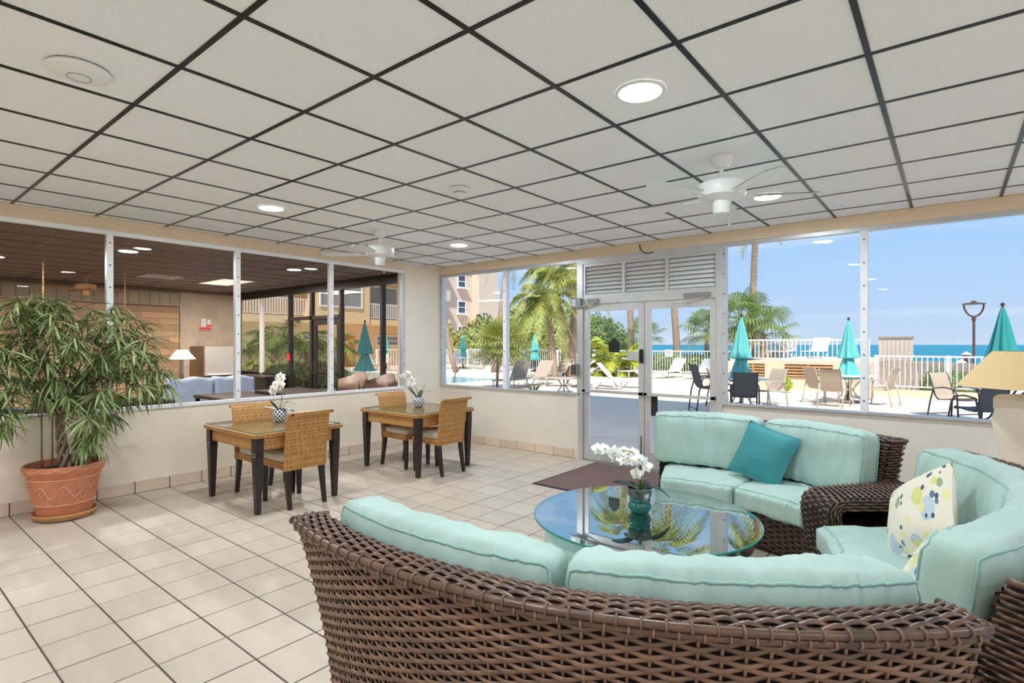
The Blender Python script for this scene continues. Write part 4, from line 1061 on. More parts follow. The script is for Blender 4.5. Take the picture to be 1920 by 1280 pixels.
for k in range(4):
    ph = k * PI / 2 + .4; pts = []
    for i in range(15):
        s = i / 14; rr = .038 * (1 - .5 * s); pts.append(base + Vector((rr * math.cos(ph + s * 7) - .03 * s, rr * math.sin(ph + s * 7) - .04 * s, .5 * s)))
    MB().tube(pts, [.018 - .006 * i / 14 for i in range(15)], 7).build('trunk', 'bark', tr_)
crown = base + Vector((-.03, -.04, .48))
for (u, h) in ((78, 755), (98, 700), (143, 820)):
    p = wp(u, h, -6.1); q = Vector((p.x, p.y, .40)); MB().tube([q, p], .007, 6).build('plant_stake', 'stake', tr_)
tips = []
spots = [(62, 548), (92, 556), (30, 560), (70, 560), (45, 585), (95, 585), (15, 575), (20, 620), (60, 640), (100, 630), (135, 600), (175, 575), (215, 570), (240, 590), (200, 600), (230, 625), (265, 605), (285, 630), (250, 650), (215, 640), (180, 630),
         (295, 665), (310, 690), (280, 690), (255, 690), (320, 720), (300, 730), (270, 720), (235, 665), (205, 665), (150, 650), (120, 665), (85, 670), (45, 670), (10, 660), (-15, 640), (-20, 690), (20, 700), (60, 705), (100, 705), (140, 700), (175, 690),
         (205, 700), (165, 730), (125, 740), (95, 740), (150, 760), (190, 745), (170, 785), (160, 815), (185, 805), (205, 775), (5, 730), (-20, 745), (-5, 775), (-15, 800), (160, 840), (178, 830), (60, 600), (120, 560), (75, 740), (35, 640), (230, 740), (190, 660), (140, 630), (255, 625), (275, 660), (165, 700), (120, 720), (200, 730), (60, 575), (225, 690)]
leafm = []
for k in range(4):            # a few leaf shapes, long axis along +x, hanging tip
    L, W, dr = 1.0, .078 + .015 * (k % 2), (.15, .35, .5, .65)[k]
    mb = MB()
    def lf(s, q, W=W, dr=dr): hw = W / 2 * math.sin(PI * min(1, s * .96 + .03)) ** .75; x = 2 * q - 1; return Vector((s * L, hw * x, .12 * s - dr * s * s + .35 * hw * abs(x)))
    mb.grid(lf, 6, 2); n = len(mb.v); mb.add([(v[0], v[1], v[2] - .006) for v in mb.v], [f[::-1] for f in mb.f], True); leafm.append(mb)
lobj = []; restl = {'leaf': MB(), 'leaf_b': MB()}; count = 0
tmp = {}
for si, (u, v) in enumerate(spots):
    x = random.uniform(-6.30, -5.70) if u > 120 else random.uniform(-6.25, -5.85)
    if u < 30: x = random.uniform(-6.1, -5.85)
    tip = wp(u, v, x); tips.append(tip)
    mid_ = crown.lerp(tip, .55) + Vector((0, 0, .10 * (tip - crown).length))
    pts = [crown + (mid_ - crown) * (2 * s) * (1 - s) + (tip - crown) * s * s for s in [i / 8 for i in range(9)]]
    MB().tube(pts, [.007 - .005 * i / 8 for i in range(9)], 5).build('branch', 'bark', tr_)
    ax = (pts[-1] - pts[-3]).normalized()
    for q in range(36):
        s = random.random(); p = pts[-1].lerp(pts[-3], s * .9)
        ang = random.uniform(0, 2 * PI); e = Vector((math.cos(ang), math.sin(ang), random.uniform(-.9, .25)))
        dirv = (e * .9 + ax * .35 + Vector((0, 0, -.25))).normalized()
        L = random.uniform(.13, .25)
        yaw = math.atan2(dirv.y, dirv.x); pit = -math.asin(max(-1, min(1, dirv.z)))
        rot = (random.uniform(-.5, .5), pit, yaw)
        far = p + dirv * L
        if far.x < -6.47: rot = (rot[0], pit, PI - yaw if False else (yaw + PI if math.cos(yaw) < 0 else yaw))
        dirv2 = Vector((math.cos(rot[2]) * math.cos(pit), math.sin(rot[2]) * math.cos(pit), -math.sin(pit)))
        if (p + dirv2 * L).x < -6.48: continue
        k = random.randrange(4); mt_ = 'leaf_dry' if random.random() < .03 else ('leaf' if random.random() < .6 else 'leaf_b')
        if count < 298 and q < 5:
            key = (k, mt_)
            if key not in tmp:
                o = leafm[k].build('leaf', mt_, tr_, world=False); tmp[key] = o.data
            else: o = place(tmp[key], 'leaf', (0, 0, 0), tr_)
            o.location = p - WL[tr_.name]; o.rotation_euler = rot; o.scale = (L, L, L); count += 1
        else:
            from mathutils import Euler
            R3 = Euler(rot).to_matrix(); mb = restl['leaf' if mt_ != 'leaf_b' else 'leaf_b']
            mb.add([p + R3 @ (Vector(vv) * L) for vv in leafm[k].v], leafm[k].f, True)
for k, mb in restl.items(): stuff(mb.build('foliage', k, tr_))
# ================================================================== the lounge beyond the partition
QX = -13.8
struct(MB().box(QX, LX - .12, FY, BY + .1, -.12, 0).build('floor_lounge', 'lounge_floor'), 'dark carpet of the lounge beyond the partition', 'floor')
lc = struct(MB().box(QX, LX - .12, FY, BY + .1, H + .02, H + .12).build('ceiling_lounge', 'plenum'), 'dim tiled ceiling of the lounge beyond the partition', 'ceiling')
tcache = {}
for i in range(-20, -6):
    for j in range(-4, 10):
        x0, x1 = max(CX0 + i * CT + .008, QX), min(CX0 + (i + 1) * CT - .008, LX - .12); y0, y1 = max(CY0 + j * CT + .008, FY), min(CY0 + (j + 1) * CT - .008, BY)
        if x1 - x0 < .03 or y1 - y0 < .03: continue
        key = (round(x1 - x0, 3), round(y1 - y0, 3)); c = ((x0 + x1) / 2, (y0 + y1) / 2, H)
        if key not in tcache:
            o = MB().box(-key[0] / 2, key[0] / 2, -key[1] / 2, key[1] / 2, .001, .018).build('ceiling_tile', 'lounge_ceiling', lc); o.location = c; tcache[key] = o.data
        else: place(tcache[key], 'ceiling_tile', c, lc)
for i in range(-19, -7):
    x = CX0 + i * CT; MB().box(x - .012, x + .012, FY, BY, H - .0035, H + .006).build('grid_bar', 'grid', lc)
for j in range(-4, 9):
    y = CY0 + j * CT; MB().box(QX, LX - .12, y - .0115, y + .0115, H - .003, H + .0055).build('grid_bar', 'grid', lc)
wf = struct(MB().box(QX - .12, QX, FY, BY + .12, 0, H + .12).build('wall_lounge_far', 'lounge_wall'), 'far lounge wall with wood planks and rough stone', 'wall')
struct(MB().box(QX, LX - .12, FY - .12, FY, 0, H + .12).build('wall_lounge_front', 'lounge_wall'), 'side wall of the lounge out of view', 'wall')
def so(u, v): return 0
def stn(s, q): 
    y = 4.93 + 1.29 * s; z = .0 + 2.72 * q; return Vector((QX + .05 + .035 * noise.noise(Vector((y * 4, z * 4, 0))) + .02 * noise.noise(Vector((y * 11, z * 11, 3))), y, z))
stb = MB().grid(stn, 40, 70); n0 = len(stb.v)
stb.box(QX, QX + .03, 4.93, 6.22, 0, 2.72); stb.build('stone_facing', 'stone', wf)
z = .05; r = 0
while z < 2.40:
    y = -2.0 + random.uniform(-1, 0)
    while y < 4.9:
        L = random.uniform(.6, 1.5); y1 = min(y + L, 4.915)
        if y1 - y > .08: MB().box(QX, QX + random.uniform(.02, .035), y + .003, y1 - .003, z, z + .132).build('plank', 'plank', wf)
        y = y1
    z += .138
bd = MB(); y = -1.5
while y < 4.85:
    MB().box(QX + .0, QX + .10, y + .004, y + .196, 2.43, 2.68).build('board', 'board', wf); y += .2
MB().box(QX, QX + .14, -2.5, 4.9, 2.40, 2.43).box(QX, QX + .14, -2.5, 4.9, 2.68, 2.70).build('cornice', 'board', wf)
# lounge window wall
wv = MB().box(QX, LX - .12, BY, BY + .12, HEAD, H + .12); wv.box(QX, -11.28, BY, BY + .12, 0, SILL + .02); wv.box(-9.38, LX - .12, BY, BY + .12, 0, SILL)
struct(wv.build('wall_lounge_back', 'dark_leather'), 'dark low wall and header of the lounge window front', 'wall')
w5 = thing('window_5', 'dark framed lounge windows looking onto the pool court', 'window', (-10.3, BY, SILL)); struct(w5)
for x, h, mt in ((-13.76, .03, 'dark_frame'), (-12.57, .03, 'white_frame'), (-11.28, .035, 'dark_frame'), (-9.36, .032, 'dark_frame'), (-8.06, .03, 'dark_frame'), (-6.72, .05, 'dark_frame')):
    MB().box(x - h, x + h, BY - .03, BY + .06, SILL if mt == 'white_frame' else 0, HEAD).build('mullion', mt, w5)
MB().box(QX, LX - .13, BY - .035, BY + .02, HEAD - .035, HEAD).build('head_rail', 'dark_frame', w5)
for a, b, z0, z1 in ((QX, -12.6, SILL, HEAD), (-12.53, -11.33, SILL, HEAD), (-11.23, -10.45, 2.12, HEAD), (-10.35, -9.4, 2.12, HEAD), (-11.23, -10.45, .1, 2.05), (-9.31, -8.1, SILL, HEAD), (-8.02, -6.77, SILL, HEAD)):
    MB().box(a, b, BY + .012, BY + .018, z0, z1).build('pane', 'lounge_glass', w5)
MB().box(-11.28, -9.36, BY - .03, BY + .05, 2.05, 2.12).box(-10.44, -10.37, BY - .03, BY + .05, 0, HEAD).build('transom_bar', 'dark_frame', w5)
d3 = thing('door_3', 'dark framed glass door of the lounge', 'door', (-9.88, BY, 0)); struct(d3)
MB().box(-10.35, -10.25, BY, BY + .045, .01, 2.05).box(-9.5, -9.4, BY, BY + .045, .01, 2.05).box(-10.25, -9.5, BY, BY + .045, .01, .2).box(-10.25, -9.5, BY, BY + .045, 1.93, 2.05).build('leaf_frame', 'dark_frame', d3)
MB().box(-10.25, -9.5, BY + .015, BY + .021, .2, 1.93).build('glass', 'lounge_glass', d3)
MB().box(-10.33, -9.42, BY - .06, BY - .03, .92, .96).build('push_bar', 'black', d3)
MB().box(-11.33, -11.22, BY - .045, BY - .03, 1.17, 1.33).build('alarm_pull', 'sign_red', w5)
# lounge lights
for x, y, lb in ((-8.6, 2.45, 'lounge downlight seen through the second tinted pane'), (-8.56, 4.8, 'lounge downlight seen through the third tinted pane'), (-10.6, 1.4, 'lounge downlight seen through the leftmost tinted pane')):
    downlight(x, y, lb, power=95)
for x, y, lb in ((-11.35, 4.9, 'square lounge ceiling light panel by the stone wall'), (-10.1, .9, 'square lounge ceiling light panel at the left edge')):
    t = thing('light_panel', lb, 'ceiling light', (x, y, H), group='lounge ceiling light panels')
    MB().box(-.61, .61, -.305, .305, -.012, -.002).build('frame', 'white_plastic', t, world=False); MB().box(-.58, .58, -.28, .28, -.0135, -.012).build('diffuser', 'panel_glow', t, world=False)
    L = bpy.data.lights.new('panel_lamp', 'AREA'); L.shape = 'RECTANGLE'; L.size = 1.1; L.size_y = .5; L.energy = 120; L.color = (1, .95, .88)
    lo = bpy.data.objects.new('panel_lamp', L); COL.objects.link(lo); lo.location = (0, 0, -.016); lo.parent = t
vt = thing('ceiling_vent', 'white square air vent in the lounge ceiling', 'vent', (-11.4, 3.75, H))
MB().box(-.3, .3, -.3, .3, -.01, -.002).build('frame', 'white_plastic', vt, world=False)
for k in range(5): MB().box(-.25, .25, -.24 + k * .1, -.2 + k * .1, -.016, -.01).build('slat', 'alu', vt, world=False)
fan(-12.1, 2.8, 'brown ceiling fan in the lounge', matn='wood_warm', rot=.1, nb=4)
for x, y, lb in ((-10.2, 2.86, 'thin brass chain hanging in the second tinted pane'), (-10.4, 1.9, 'thin brass chain hanging beside the first white mullion')):
    mb = MB()
    for k in range(24): mb.tube([(x + (.008 if k % 2 else 0) * math.cos(q), y + (0 if k % 2 else .008) * math.cos(q), H - .02 - k * .03 + .02 * math.sin(q)) for q in [2 * PI * i / 8 for i in range(8)]], .0022, 4, closed=True)
    tag(mb.build('hanging_chain', 'wood_warm'), lb, 'chain', 'brass chains in the lounge')
# lounge furniture
sg = thing('wall_plaque', 'small white and pink wall plaque on the lounge stone wall', 'wall decor', (QX + .10, 5.47, 1.86))
MB().box(-.008, .008, -.16, .12, -.0, .09).build('pink_panel', 'sign_pink', sg, world=False)
MB().box(-.008, .006, -.12, .0, .09, .28).box(-.006, .008, .02, .1, .12, .26).build('white_panel', 'white_paint', sg, world=False)
MB().box(-.006, .01, .0, .12, .08, .14).build('orange_panel', 'sign_orange', sg, world=False)
MB().box(.008, .010, -.14, .1, .03, .06).build('lettering', 'sign_red', sg, world=False)
fg = thing('refrigerator', 'tall pale-fronted refrigerator with brown side by the lounge stone wall', 'refrigerator', (-13.3, 5.5, 0))
MB().box(-13.7, -12.96, 5.12, 5.80, .02, 1.49).build('body', 'fridge_side', fg); MB().cbox(-12.958, -12.90, 5.125, 5.795, .05, .80).build('lower_door', 'fridge_front', fg); u_ = MB().box(-12.958, -12.90, 5.125, 5.795, .83, 1.485).build('upper_door', 'fridge_front', fg)
MB().box(-12.9, -12.87, 5.16, 5.72, .84, .87).build('handle', 'white_paint', u_)
def lounge_sofa(x0, x1, y0, y1, zt, mt, label, name='lounge_sofa'):
    t = thing(name, label, 'sofa', ((x0 + x1) / 2, (y0 + y1) / 2, 0)); w_ = (x1 - x0)
    MB().cbox(x0, x1, y0, y1, 0, .42, .03).build('seat_base', mt, t)
    n = 2
    for k in range(n):
        a, b = y0 + (y1 - y0) * k / n, y0 + (y1 - y0) * (k + 1) / n
        def fn(x, y, z, a=a, b=b):
            e = .9 + .1 * (1 - y ** 4) * (1 - x ** 4); ff = 1 - .05 * (abs(x) > .9) - .05 * (abs(z) > .9)
            return Vector((x1 - .14 + .13 * x * e, (a + b) / 2 + (b - a) / 2 * y * .985 * ff, (.40 + zt) / 2 + (zt - .40) / 2 * z * (1 - .05 * y * y) + .02 * math.sin(5 * y)))
        MB().puff(fn, (4, 12, 8)).build('back_cushion', mt, t)
    for y in (y0, y1): MB().cbox(x0, x1, y - .12, y + .0 if y == y1 else y, .05, .6, .03).build('arm', mt, t)
    return t
lounge_sofa(-11.9, -11.0, 3.75, 5.35, .90, 'blue_fabric', 'pale blue two-seat sofa in the lounge')
lounge_sofa(-10.2, -9.3, 1.2, 3.3, .72, 'dark_leather', 'low black leather sofa in the lounge behind the tree')
tb = thing('lounge_counter', 'long dark counter under the lounge windows', 'counter', (-12.2, 5.9, 0))
MB().box(-12.8, -11.35, 5.72, 6.15, 0, .80).build('body', 'dark_leather', tb); MB().box(-12.84, -11.33, 5.68, 6.17, .80, .84).build('counter_top', 'espresso', tb)
tb = thing('lounge_table', 'low dark table in the lounge by the blue sofa', 'table', (-9.6, 4.3, 0))
MB().cbox(-10.3, -8.9, 3.9, 4.9, .60, .65, .01).build('table_top', 'espresso', tb)
for x in (-10.25, -8.95):
    for y in (3.95, 4.85): MB().box(x - .03, x + .03, y - .03, y + .03, 0, .60).build('leg', 'espresso', tb)
def tub(loc, label):
    t = thing('tub_chair', label, 'armchair', loc, group='tan tub chairs by the lounge window')
    MB().cbox(-.3, .3, -.3, .3, 0, .42, .03).build('seat', 'dark_leather', t, world=False)
    def fn(s, q):
        a = PI * (.0 + 1.0 * s); r = .36 if q < .5 else .30; zz = (1.05 - .12 * abs(math.cos(a)) ** 2); z = .1 + (zz - .1) * (q / .5 if q < .5 else (1 - q) / .5)
        return Vector((r * math.cos(a), r * math.sin(a) , z))
    MB().grid(fn, 20, 8).build('back_shell', 'brown_leather', t, world=False); return t
t0 = tub((-8.05, 5.5, 0), 'tan tub chair below the closed umbrella in the lounge window')
clone(t0, (-7.28, 5.5, 0), 0, 'tan tub chair at the right end of the lounge window')
bt = thing('booth_table', 'dark low table in front of the tan tub chairs', 'table', (-7.9, 4.7, 0))
MB().cbox(-8.9, -6.9, 4.3, 5.1, .72, .78, .01).build('table_top', 'dark_leather', bt); MB().box(-8.8, -7.0, 4.6, 4.8, 0, .72).build('pedestal', 'dark_leather', bt)
ll = thing('lounge_lamp', 'small white-shaded lamp beside the lounge refrigerator', 'lamp', (-12.6, 4.55, .0))
MB().lathe([(.0005, 0), (.18, 0), (.18, .03), (.03, .05), (.03, 1.25)], 20).build('stand', 'chrome', ll, world=False); MB().lathe([(.26, 1.22), (.10, 1.42), (.098, 1.42), (.257, 1.22)], 32, cap=False).build('shade', 'white_paint', ll, world=False)

# ================================================================== outside
struct(MB().box(-40, 30, BY + .14, 31, -.3, -.004).build('pool_deck', 'deck'), 'pale sunlit concrete pool deck', 'deck')
struct(MB().box(RX + .12, 30, -12, BY + .14, -.3, -.004).build('porch_deck', 'deck'), 'porch paving to the right of the sunroom', 'deck')
struct(MB().box(-70, 60, 31, 48, -1.5, -.5).box(-40, 30, 30.9, 31.2, -.5, -.004).build('beach', 'sand'), 'strip of pale beach sand beyond the deck', 'beach')
so_ = MB().box(-3500, 3500, 48, 4200, -4, -1.6).build('sea', 'sea'); stuff(so_); so_['label'] = 'turquoise sea reaching to the horizon'; so_['category'] = 'sea'
struct(MB().box(-70, -40, BY - 20, 80, -.5, -.01).build('lawn', 'bush_dark'), 'green ground around the far buildings', 'ground')
up = MB().box(-14.6, RX + 1.35, -12, BY + .55, H + .13, 11.0)
struct(up.build('upper_storeys', 'stucco'), 'upper floors of the building above the sunroom', 'building')
for y in (-8, 6.2): struct(MB().box(RX + 1.0, RX + 1.3, y - .2, y + .2, -.01, H + .13).build('porch_post', 'stucco'), ('beige porch post at the rear of the right side porch', 'beige porch post nearest the seaward deck')[y > 0], 'post')
# pool
pl = thing('swimming_pool', 'pale turquoise swimming pool seen past the corner windows', 'pool', (-22, 16, 0))
MB().box(-31, -15.0, 13.6, 18.6, -.02, .006).build('water', 'pool_water', pl)
cp = MB()
for a in ((-31.3, -14.7, 13.3, 13.6), (-31.3, -14.7, 18.6, 18.9), (-31.3, -31, 13.6, 18.6), (-15.0, -14.7, 13.6, 18.6)): cp.box(*a, -.02, .03)
cp.build('coping', 'white_paint', pl)
x, y = at(851, 21.5); MB().tube([(x, y, .02), (x + .08, y, .4), (x + .3, y + .1, .62)], .02, 6).build('grab_rail', 'frame_dark', pl)

def fence(name, label, p0, p1, z0, h, sp=.13, post=1.6, solo=True, mat='white_paint', grp=None):
    p0, p1 = Vector((*p0, z0)), Vector((*p1, z0)); d = p1 - p0; L = d.length; d.normalize()
    t = thing(name, label, 'fence', p0, group=grp); up_ = Vector((0, 0, 1))
    for zz, w_ in ((h - .02, .045), (.10, .035)): MB().bar(p0 + up_ * zz, p1 + up_ * zz, .035, w_).build('rail', mat, t)
    npst = max(1, int(L / post)); 
    for k in range(npst + 1):
        q = p0 + d * L * k / npst; MB().box(q.x - .035, q.x + .035, q.y - .035, q.y + .035, z0, z0 + h + .02).build('post', mat, t)
    n = int(L / sp); al = MB(); me = None
    for k in range(n):
        q = p0 + d * (k + .5) * L / n
        if solo:
            if me is None: o = MB().box(-.011, .011, -.011, .011, .1, h - .02).build('picket', mat, t, world=False); me = o.data; o.location = q - p0
            else: place(me, 'picket', q, t)
        else: al.box(q.x - .013, q.x + .013, q.y - .013, q.y + .013, z0 + .1, z0 + h - .02)
    if not solo: stuff(al.build('pickets', mat, t))
    return t
struct(MB().box(-1.9, 14, 19.5, 19.75, -.01, .2).build('deck_kerb', 'deck_wall'), 'low beige kerb under the right hand fence', 'kerb')
fence('picket_fence', 'white picket fence on a beige kerb before the sea, right window', (-1.75, 19.62), (8.4, 19.62), .2, 1.0)
fence('picket_fence', 'long white picket fence behind the loungers, seen through the doors', (-16.2, 27.8), (-5.9, 27.8), 0, 1.2, sp=.14, post=2.4)
fence('picket_fence', 'far white picket fence before the flowering hedge, corner windows', (-34, 27.8), (-16.3, 27.8), 0, 1.2, sp=.15, post=2.4, solo=False)
# terrace
tw = thing('raised_terrace', 'raised beige terrace wall with loungers on top', 'terrace', (-4.2, 20.6, 0))
MB().box(-5.75, -1.95, 20.1, 29.5, -.01, .95).build('wall_block', 'deck_wall', tw)
for x0, x1 in ((-5.72, -5.0), (-4.35, -2.95)):
    v_ = MB().box(x0, x1, 20.06, 20.1, .44, .86).build('wood_vent', 'espresso', tw)
    for k in range(4): MB().box(x0, x1, 20.03, 20.07, .46 + k * .1, .52 + k * .1).build('slat', 'wood_warm', v_)
    MB().box((x0 + x1) / 2 - .02, (x0 + x1) / 2 + .02, 20.02, 20.07, .44, .86).build('stile', 'wood_warm', v_)
for k in range(5): MB().box(-6.6, -5.75, 18.7 + k * .28, 20.1, -.01, .19 * (k + 1)).build('step', 'deck_wall', tw)
fence('terrace_fence', 'white picket fence along the top of the raised terrace', (-5.7, 20.3), (-2.0, 20.3), .95, .75, sp=.13, post=1.85)
hr = thing('stair_rail', 'white sloping handrail of the terrace steps', 'handrail', (-5.7, 19.4, 0))
for zz in (1.0, .2): MB().bar((-5.72, 18.75, zz), (-5.72, 20.25, zz + .8), .05).build('rail', 'white_paint', hr)
for k in range(9): y = 18.8 + k * .17; MB().box(-5.735, -5.705, y - .015, y + .015, .2 + .8 * (y - 18.75) / 1.5, 1.0 + .8 * (y - 18.75) / 1.5).build('picket', 'white_paint', hr)
ph = thing('pump_house', 'small weathered white wooden screen at the end of the terrace', 'shed', (-1.75, 22.5, 0))
for k in range(8): MB().box(-1.92 + k * .12, -1.81 + k * .12, 22.4, 22.5, 0, 1.75).build('board', 'frame_taupe', ph)
MB().box(-1.94, -.94, 22.35, 22.55, 1.75, 1.80).build('cap', 'grey_wood', ph)
gw = thing('wooden_screen', 'weathered grey wooden plank screen beyond the right fence', 'fence', (-.6, 22.2, 0))
for k in range(16): MB().box(-1.9 + k * .155, -1.76 + k * .155, 21.9 - .004 * k, 21.96 - .004 * k, -.4, .98 + .03 * math.sin(k * .3)).build('plank', 'grey_wood', gw)
MB().box(-1.9, .58, 21.96, 22.0, .8, .9).build('batten', 'grey_wood', gw)
for (u, d, h, lb) in ((1704, 23, 1.05, 'brown capped dock piling right of the grey plank screen'), (1802, 24, .72, 'shortest white-capped dock piling left of the post lamp'), (1812, 25, 1.05, 'tall white-capped dock piling next to the post lamp'), (1692, 23.6, 1.02, 'white-capped dock piling behind the end of the grey plank screen')):
    x, y = at(u, d); o = thing('dock_piling', lb, 'post', (x, y, -1.2), group='dock pilings beyond the fence')
    MB().lathe([(.16, 0), (.15, 1.2 + h)], 14).build('pile', 'pole_brown', o, world=False); MB().lathe([(.18, 1.2 + h), (.19, 1.23 + h), (.0005, 1.36 + h)], 14, cap=False).build('cap', 'white_paint', o, world=False)
x, y = at(1826, 20.5); sl = thing('street_lamp', 'dark bronze post lamp with a hooped flat head', 'street lamp', (x, y, 0))
MB().lathe([(.07, 0), (.06, .3), (.045, .35), (.04, 2.45)], 14).build('pole', 'pole_brown', sl, world=False)
MB().lathe([(.065, 2.42), (.065, 2.58)], 14).build('collar', 'pole_brown', sl, world=False)
MB().tube([side(.38 * math.cos(q)) * (1) + Vector((0, 0, 3.06 + .48 * math.sin(q))) for q in [PI + PI * i / 20 for i in range(21)]], .032, 8).build('hoop', 'pole_brown', sl, world=False)
MB().lathe([(.0005, 3.03), (.36, 3.04), (.36, 3.07), (.12, 3.11), (.08, 3.12), (.07, 3.17), (.0005, 3.17)], 32, cap=False).build('lamp_head', 'pole_brown', sl, world=False)

# umbrellas
def umbrella(label, loc, h=2.3, r=.24, mat='umbrella', flare=1.0):
    t = thing('closed_umbrella', label, 'umbrella', (loc[0], loc[1], 0), group='closed aqua patio umbrellas')
    MB().tube([(0, 0, 0), (0, 0, h)], .02, 8).build('pole', 'frame_dark', t, world=False)
    rm = lambda a, i, z: 1 + .16 * math.cos(8 * a + .3 * math.sin(z * 5)) + .05 * math.sin(3 * a + z * 4)
    zt = h - .05; zs = h - 1.08
    c = MB().lathe([(.02, zt), (.05, zt - .1), (.10, zt - .35), (.16, zt - .65), (.21, zt - .88), (.225, zt - .96), (.19, zt - .98), (.10, zs + .04)], 48, rm=rm, cap=False).build('canopy', mat, t, world=False)
    MB().lathe([(.10, zs + .06), (.12, zs), (.16, zs - .12), (.22, zs - .32), (.235 * flare, zs - .48), (.22 * flare, zs - .50), (.12, zs - .42)], 48, rm=rm, cap=False).build('valance', mat, t, world=False)
    MB().lathe([(.108, zs + .035), (.118, zs + .035), (.118, zs + .0), (.108, zs)], 32, cap=False).build('strap', 'umbrella_deep', t, world=False)
    MB().lathe([(.0005, h + .05), (.03, h + .03), (.035, h), (.02, h - .03), (.0005, h - .03)], 14, cap=False).build('finial', 'pole_brown', t, world=False)
    MB().lathe([(.25, 0), (.25, .06), (.05, .09), (.03, .25)], 20).build('base', 'frame_dark', t, world=False)
    return t
umbrella('closed aqua umbrella beside the palm trunk, left part of the wide window', at(1390, 13.0), 2.22, mat='umbrella')
umbrella('closed aqua umbrella beside the middle white mullion of the wide window', at(1591, 14.3), 2.20)
umbrella('closed deep teal umbrella behind the table lamp shade', at(1880, 10.3), 2.28, mat='umbrella_deep')
umbrella('small distant aqua umbrella by the pool, corner window pane', at(868, 35.5), 2.2, mat='umbrella')
umbrella('small distant aqua umbrella under the palm, second corner pane', at(1003, 31.0), 2.22, mat='umbrella')
umbrella('closed grey-green umbrella seen through the lounge window', at(684, 17.4), 2.26, mat='umbrella', flare=1.35)
umbrella('distant pale umbrella right of the grey-green one, through the lounge', at(724, 34), 2.2)
# patio furniture
def patio_chair(name, label, loc, rz, fr, sl_, grp, high=0):
    t = thing(name, label, 'chair', (loc[0], loc[1], 0), rz, group=grp); r = .016
    zs = .42 + high
    for y in (-.27, .27):
        MB().tube([(.30, y, 0), (.27, y, zs + .1), (.22, y, zs + .20), (.0, y, zs + .23), (-.22, y, zs + .20), (-.30, y, zs - .1), (-.36, y, 0)], r, 6).build('arm_frame', fr, t, world=False)
    prof = [(.27, zs - .02), (.24, zs + .02), (.0, zs - .02), (-.16, zs - .03), (-.22, zs + .05), (-.28, zs + .28), (-.34, zs + .46), (-.38, zs + .52)]
    for y in (-.235, .235): MB().tube([(x, y, z) for x, z in prof], .013, 6).build('sling_rail', fr, t, world=False)
    mb = MB(); v = []
    for s in (0, -.006): v += [(x, y, z + s - (.012 if abs(y) < .1 else 0)) for x, z in prof for y in (-.235, 0, .235)]
    n = len(prof) * 3
    f = [(i * 3 + k, i * 3 + k + 1, i * 3 + k + 4, i * 3 + k + 3) for i in range(len(prof) - 1) for k in range(2)]
    mb.add(v, f + [tuple(n + i for i in q[::-1]) for q in f], True).build('sling', sl_, t, world=False)
    MB().tube([(-.33, -.27, .08), (-.33, .27, .08)], .011, 6).tube([(.28, -.27, .12), (.28, .27, .12)], .011, 6).build('stretcher', fr, t, world=False)
    return t
def patio_table(label, loc, r=.6, top='table_white', fr='frame_taupe'):
    t = thing('patio_table', label, 'table', (loc[0], loc[1], 0), group='round patio tables')
    MB().lathe([(.0005, .70), (r, .70), (r, .73), (.0005, .735)], 40, cap=False).build('table_top', top, t, world=False)
    for k in range(4):
        a = k * PI / 2 + .4; c, s = math.cos(a), math.sin(a)
        MB().tube([(q * c, q * s, z) for q, z in ((.42, .70), (.2, .5), (.10, .35), (.2, .15), (.42, .0))], .018, 6).build('leg', fr, t, world=False)
    MB().tube([(.12 * math.cos(q), .12 * math.sin(q), .35) for q in [2 * PI * i / 16 for i in range(16)]], .014, 6, closed=True).build('ring_brace', fr, t, world=False)
    return t
def face(p, q): return math.atan2(q[1] - p[1], q[0] - p[0])
T1, T2, T3 = at(1390, 13.0), at(1591, 14.3), at(1880, 10.3)
patio_table('round patio table with the umbrella beside the palm trunk', T1); patio_table('round white patio table with the umbrella by the middle mullion', T2); patio_table('patio table at the far right behind the lamp', T3, fr='frame_dark')
GC = 'sling patio chairs outside'
def pc(u, d, tgt, fr, sl_, label, high=0, rz=None):
    p = at(u, d); return patio_chair('patio_chair', label, p, face(p, tgt) if rz is None else rz, fr, sl_, GC, high)
pc(1396, 11.9, T1, 'frame_dark', 'sling_shaded', 'shade-coloured patio chair back in front of the left umbrella')
pc(1440, 13.3, T1, 'frame_taupe', 'sling_taupe', 'taupe patio chair right of the left umbrella')
pc(1360, 13.4, T1, 'frame_dark', 'sling_taupe', 'patio chair cut by the left edge of the wide window')
pc(1540, 14.2, T2, 'frame_taupe', 'sling_taupe', 'leftmost taupe patio chair at the white table')
pc(1564, 13.4, T2, 'frame_taupe', 'sling_taupe', 'taupe patio chair seen from behind, left of the middle mullion')
pc(1650, 13.7, T2, 'frame_taupe', 'sling_taupe', 'taupe patio chair right of the middle mullion')
pc(1612, 15.4, T2, 'frame_taupe', 'sling_taupe', 'taupe patio chair behind the white table')
pc(1790, 11.2, T3, 'frame_dark', 'sling_taupe', 'patio chair with shade-coloured frame left of the lamp shade')
pc(1838, 9.4, T3, 'frame_dark', 'sling_shaded', 'shade-coloured patio chair partly hidden under the lamp shade', rz=face((0, 0), (FW[0], FW[1])))
pc(1328, 12.4, at(1420, 12.4), 'frame_dark', 'sling_shaded', 'tall shade-coloured patio chair behind the right door leaf', high=.15)
